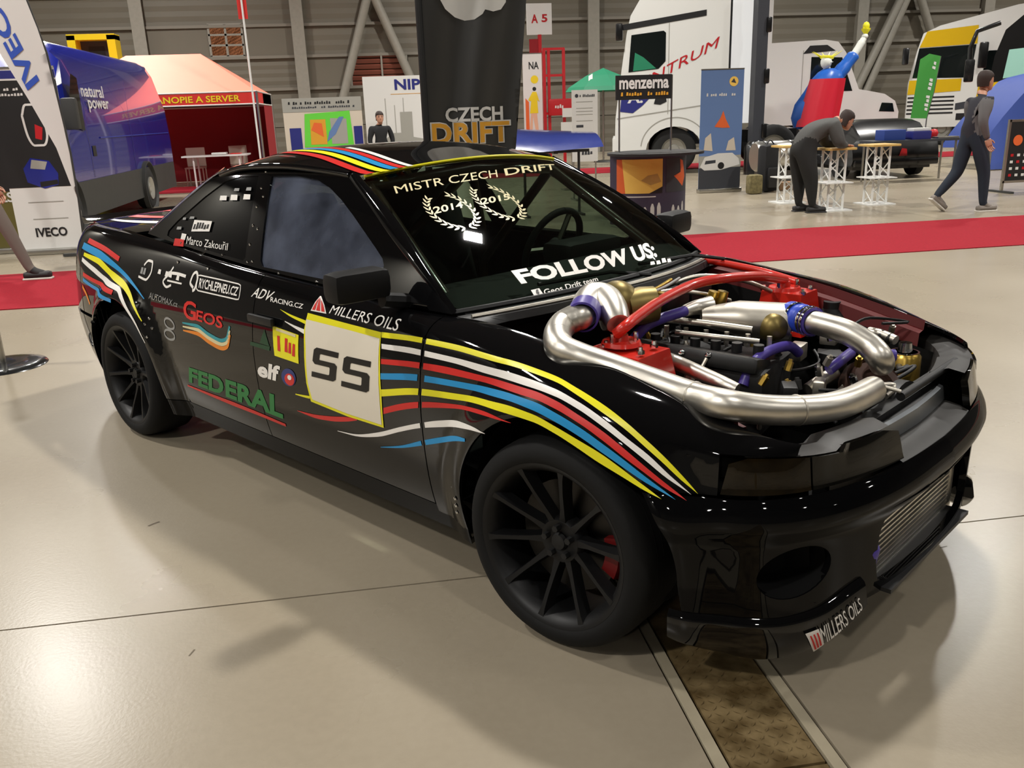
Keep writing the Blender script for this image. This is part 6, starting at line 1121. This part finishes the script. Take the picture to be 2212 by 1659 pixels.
# ---------------------------------------------------------------- people
def person(name, label, loc, rz, J, mats, hair_len=1.0, look=0., tilt=0., bulk=1.0):
    """J: joint positions (metres, person frame: x forward, y left, z up); one skinned body, head, hair, hands as parts."""
    t = thing(name, label, 'person', loc, rz)
    names = ['pelvis','waist','chest','neckb','neck','sl','el','wl','sr','er','wr','hl','kl','al','tl','hr','kr','ar','tr']
    rad = dict(pelvis=(.155,.125), waist=(.15,.115), chest=(.175,.125), neckb=(.09,.08), neck=(.058,.058), sl=(.078,.078), sr=(.078,.078), el=(.055,.055), er=(.055,.055), wl=(.036,.036), wr=(.036,.036), hl=(.10,.10), hr=(.10,.10), kl=(.070,.070), kr=(.070,.070), al=(.050,.050), ar=(.050,.050), tl=(.040,.040), tr=(.040,.040))
    E = [('pelvis','waist','top'),('waist','chest','top'),('chest','neckb','top'),('neckb','neck','skin'),('chest','sl','top'),('sl','el','sleeve'),('el','wl','sleeve'),('chest','sr','top'),('sr','er','sleeve'),('er','wr','sleeve'),('pelvis','hl','legs'),('hl','kl','legs'),('kl','al','legs'),('al','tl','shoe'),('pelvis','hr','legs'),('hr','kr','legs'),('kr','ar','legs'),('ar','tr','shoe')]
    me = bpy.data.meshes.new('b'); ix = {n: i for i, n in enumerate(names)}; me.from_pydata([J[n] for n in names], [(ix[a], ix[b]) for a, b, _ in E], [])
    o = bpy.data.objects.new('b', me); COL.objects.link(o); md = o.modifiers.new('s', 'SKIN'); md.use_smooth_shade = True; md.branch_smoothing = .6
    for n, i in ix.items(): me.skin_vertices[0].data[i].radius = tuple(r*(bulk if n in ('pelvis','waist','chest','sl','sr','el','er','hl','hr','kl','kr') else 1) for r in rad[n])
    me.skin_vertices[0].data[0].use_root = True; o.modifiers.new('d', 'SUBSURF').levels = 3
    bpy.context.view_layer.update(); ev = o.evaluated_get(bpy.context.evaluated_depsgraph_get()); m2 = bpy.data.meshes.new_from_object(ev); bpy.data.objects.remove(o)
    kinds = ['top','sleeve','skin','legs','shoe']; m2.materials.clear(); [m2.materials.append(mats[k]) for k in kinds]
    A = np.array([J[a] for a, b, _ in E]); Bv = np.array([J[b] for a, b, _ in E]); K = [kinds.index(k) for *_, k in E]
    for p in m2.polygons:
        c = np.array(p.center); d = Bv-A; tt = np.clip(((c-A)*d).sum(1)/np.maximum((d*d).sum(1),1e-9), 0, 1); q = np.linalg.norm(c-(A+d*tt[:,None]), axis=1); p.material_index = K[int(q.argmin())]; p.use_smooth = True
    body = bpy.data.objects.new('body', m2); link(body, t)
    nk = Vector(J['neck']); hd = Vector(J['head']); Mh = Matrix.Rotation(look, 3, 'Z') @ Matrix.Rotation(tilt, 3, 'Y')
    def hp(x, y, z): return hd + Mh @ Vector((x, y, z))
    n = 20; V = []                                        # head: stacked sections, face towards +x
    for z, rf, rb, ry, cx in ((-.118,.030,.030,.034,.035),(-.108,.055,.045,.048,.028),(-.085,.074,.060,.060,.014),(-.05,.084,.076,.070,.006),(-.01,.088,.090,.075,.0),(.03,.088,.098,.078,-.004),(.07,.078,.094,.074,-.008),(.10,.056,.074,.056,-.012),(.118,.024,.034,.026,-.014)):
        for k in range(n): a = 2*math.pi*k/n; c = math.cos(a); V.append(hp(cx+(rf if c > 0 else rb)*c, ry*math.sin(a), z))
    mb = MB().grid(V, 9, n, True); mb.F += [tuple(range(n))[::-1], tuple(8*n+k for k in range(n))]; mb.tube([nk+(hd-nk)*-.1, hp(-.01,0,-.09)], .055, 12); head = mb.build('head', mats['skin'], t, 60)
    MB().lathe([(0,.032),(.010,.024),(.016,.004),(.015,-.012)], hp(.078,0,-.022), Mh @ Vector((1,0,-.25)), 10).build('nose', mats['skin'], head, 60)
    MB().ball(hp(.078,0,-.068), .020, 10, (.4,1,.32), Mh).build('mouth', mat('lips', (140,84,74), .5), head, 60)
    for s in (-1, 1):
        MB().ball(hp(.076,s*.032,.006), .011, 8).build('eye', mat('eye_dark', (40,34,30), .2), head, 60); MB().ball(hp(-.005,s*.076,-.015), .030, 8, (.55,.3,1), Mh).build('ear', mats['skin'], head, 60); MB().ball(hp(.080,s*.032,.026), .018, 8, (.4,1,.25), Mh).build('eyebrow', mats['hair'], head, 60)
    V = []
    for z, rf, rb, ry, cx in ((-.07*hair_len,.00,.088,.078,-.012),(-.02,.02,.102,.084,-.010),(.03,.060,.108,.088,-.008),(.055,.097,.107,.086,-.008),(.085,.088,.098,.078,-.010),(.115,.062,.075,.056,-.014),(.130,.02,.03,.025,-.016)):
        for k in range(n): a = 2*math.pi*k/n; c = math.cos(a); V.append(hp(cx+(rf if c > 0 else rb)*c, ry*math.sin(a), z))
    mb = MB().grid(V, 7, n, True); mb.F += [tuple(6*n+k for k in range(n))]; mb.build('hair', mats['hair'], t, 60)
    for s, w, e in ((1,'wl','el'), (-1,'wr','er')):         # hands: palm and five bent fingers
        W0, E0 = Vector(J[w]), Vector(J[e]); d = (W0-E0).normalized(); side = d.cross(Vector((0,0,1))); side = side.normalized() if side.length > .1 else Vector((0,1,0)); nn = side.cross(d).normalized()
        if abs(d.z) > .75: side = Vector((1,0,0)); side = (side - d*side.dot(d)).normalized(); nn = Vector((0,-s,0))
        mb = MB(); Mp = Matrix((d, side, d.cross(side))).transposed(); mb.bbox(W0+d*.045, (.09,.080,.030), .012, M=Mp)
        for k, ln in enumerate((.066,.078,.074,.058)):
            b0 = W0+d*.085+side*(-.030+.020*k); mb.tube([b0, b0+d*ln*.5+nn*-.006, b0+d*ln*.85+nn*-.026, b0+d*ln*.92+nn*-.046], [.010,.009,.008,.006], 7)
        b0 = W0+d*.030+side*.040*(1); mb.tube([b0, b0+side*.022+d*.022, b0+side*.026+d*.052+nn*-.01], [.012,.010,.007], 7)
        mb.build('hand', mats['skin'], t, 60)
    for a, b in (('al','tl'), ('ar','tr')):                  # shoes with soles
        P, Q_ = Vector(J[a]), Vector(J[b]); d = (Q_-P); d.z = min(d.z, 0) ; dx = Vector((d.x, d.y, 0)).normalized(); c = P*.5+Q_*.5; zz = min(P.z-.055, Q_.z-.03)
        an = math.atan2(dx.y, dx.x); up = 0
        if P.z > .16: up = math.atan2(P.z-.06-Q_.z+.03, (Vector((Q_.x-P.x, Q_.y-P.y, 0))).length)
        Mx = Matrix.Rotation(an, 3, 'Z') @ Matrix.Rotation(up, 3, 'Y'); ce = Vector((P.x, P.y, P.z-.055)) + Mx @ Vector((.055,0,0))
        sh = MB().bbox(ce+Mx @ Vector((0,0,.012)), (.27,.092,.075), .034, M=Mx).build('shoe', mats['shoe'], t, 60); MB().bbox(ce+Mx @ Vector((0,0,-.024)), (.275,.096,.022), .008, M=Mx).build('sole', mats['sole'], sh, 60)
    return t
def mk(**k): d = dict(top=B['jblk'], sleeve=B['jblk'], skin=B['skin'], legs=B['trou'], shoe=B['shoe'], hair=B['hair'], sole=B['shoe']); d.update(k); return d
white_sole = mat('pale_sole', (196,190,180), .6)
# man striding right along the carpet
person('person', 'striding person in a grey sleeved dark jacket and blue jeans', (6.62,7.9,0), 0, dict(pelvis=(0,0,.94), waist=(.0,0,1.10), chest=(.02,0,1.32), neckb=(.04,0,1.46), neck=(.06,0,1.53), head=(.085,0,1.63), sl=(.02,.19,1.40), el=(.10,.24,1.14), wl=(.20,.22,.92), sr=(-.01,-.19,1.40), er=(-.08,-.25,1.14), wr=(.02,-.25,.92),
  hl=(-.02,.09,.90), kl=(-.10,.10,.50), al=(-.36,.11,.20), tl=(-.22,.11,.06), hr=(.02,-.09,.90), kr=(.14,-.10,.50), ar=(.18,-.10,.085), tr=(.33,-.10,.035)), mk(top=B['vest'], sleeve=B['sleeve'], legs=B['jeans'], shoe=mat('grey_trainer', (120,112,104), .7), sole=white_sole), bulk=1.15)
# man bending over the bar table
person('person', 'person in a grey jumper bending forward onto a truss bar table', (4.80,8.74,0), 0, dict(pelvis=(-.12,0,.88), waist=(-.04,0,1.02), chest=(.18,0,1.16), neckb=(.36,0,1.20), neck=(.42,0,1.21), head=(.52,0,1.20), sl=(.24,.19,1.14), el=(.34,.22,.90), wl=(.50,.10,.875), sr=(.24,-.19,1.14), er=(.32,-.22,.90), wr=(.50,-.08,.875),
  hl=(-.12,.10,.84), kl=(-.06,.11,.46), al=(-.04,.12,.085), tl=(.10,.13,.035), hr=(-.12,-.10,.84), kr=(.00,-.11,.46), ar=(.04,-.12,.085), tr=(.18,-.13,.035)), mk(top=B['jgrey'], sleeve=B['jgrey']), 1.4, 0, .45, 1.5)
# walker cut by the left edge
person('person', 'person in a dark jacket and grey trousers walking by the left edge', (-4.86,6.86,0), 0, dict(pelvis=(-.02,0,.92), waist=(0,0,1.08), chest=(.02,0,1.30), neckb=(.04,0,1.45), neck=(.05,0,1.52), head=(.07,0,1.62), sl=(.0,.19,1.38), el=(-.10,.24,1.14), wl=(-.02,.24,.92), sr=(.02,-.19,1.38), er=(.06,-.24,1.12), wr=(.16,-.22,.92),
  hl=(-.04,.09,.88), kl=(-.10,.10,.48), al=(-.34,.10,.16), tl=(-.22,.10,.05), hr=(0,-.09,.88), kr=(.16,-.10,.50), ar=(.30,-.10,.085), tr=(.45,-.10,.035)), mk(top=B['jblk'], sleeve=B['jblk'], legs=B['gjeans'], sole=white_sole))
# visitor in front of the NIP wall
person('person', 'person in an open black jacket standing at the white display wall', (-.82,16.9,0), R(-80), dict(pelvis=(0,0,.88), waist=(0,0,1.0), chest=(0,0,1.18), neckb=(0,0,1.31), neck=(.01,0,1.37), head=(.02,0,1.46), sl=(0,.18,1.25), el=(.02,.25,1.0), wl=(.08,.22,.80), sr=(0,-.18,1.25), er=(.02,-.25,1.0), wr=(.08,-.22,.80),
  hl=(0,.09,.84), kl=(.01,.10,.46), al=(0,.11,.085), tl=(.14,.12,.035), hr=(0,-.09,.84), kr=(.01,-.10,.46), ar=(0,-.11,.085), tr=(.14,-.12,.035)), mk())
# things that stand on the carpets rest on their pile
bpy.context.view_layer.update()
for o in [o for o in COL.objects if o.parent is None and 'category' in o and o['category'] != 'carpet']:
    P = [c.matrix_world @ Vector(b) for c in ([o] + list(o.children_recursive)) if c.type == 'MESH' for b in c.bound_box]
    if P and any(min(p.y for p in P) < y1 and max(p.y for p in P) > y0 for y0, y1 in ((5.2, 7.2), (18.0, 20.0))) and min(p.z for p in P) < .02: o.location.z += .0085
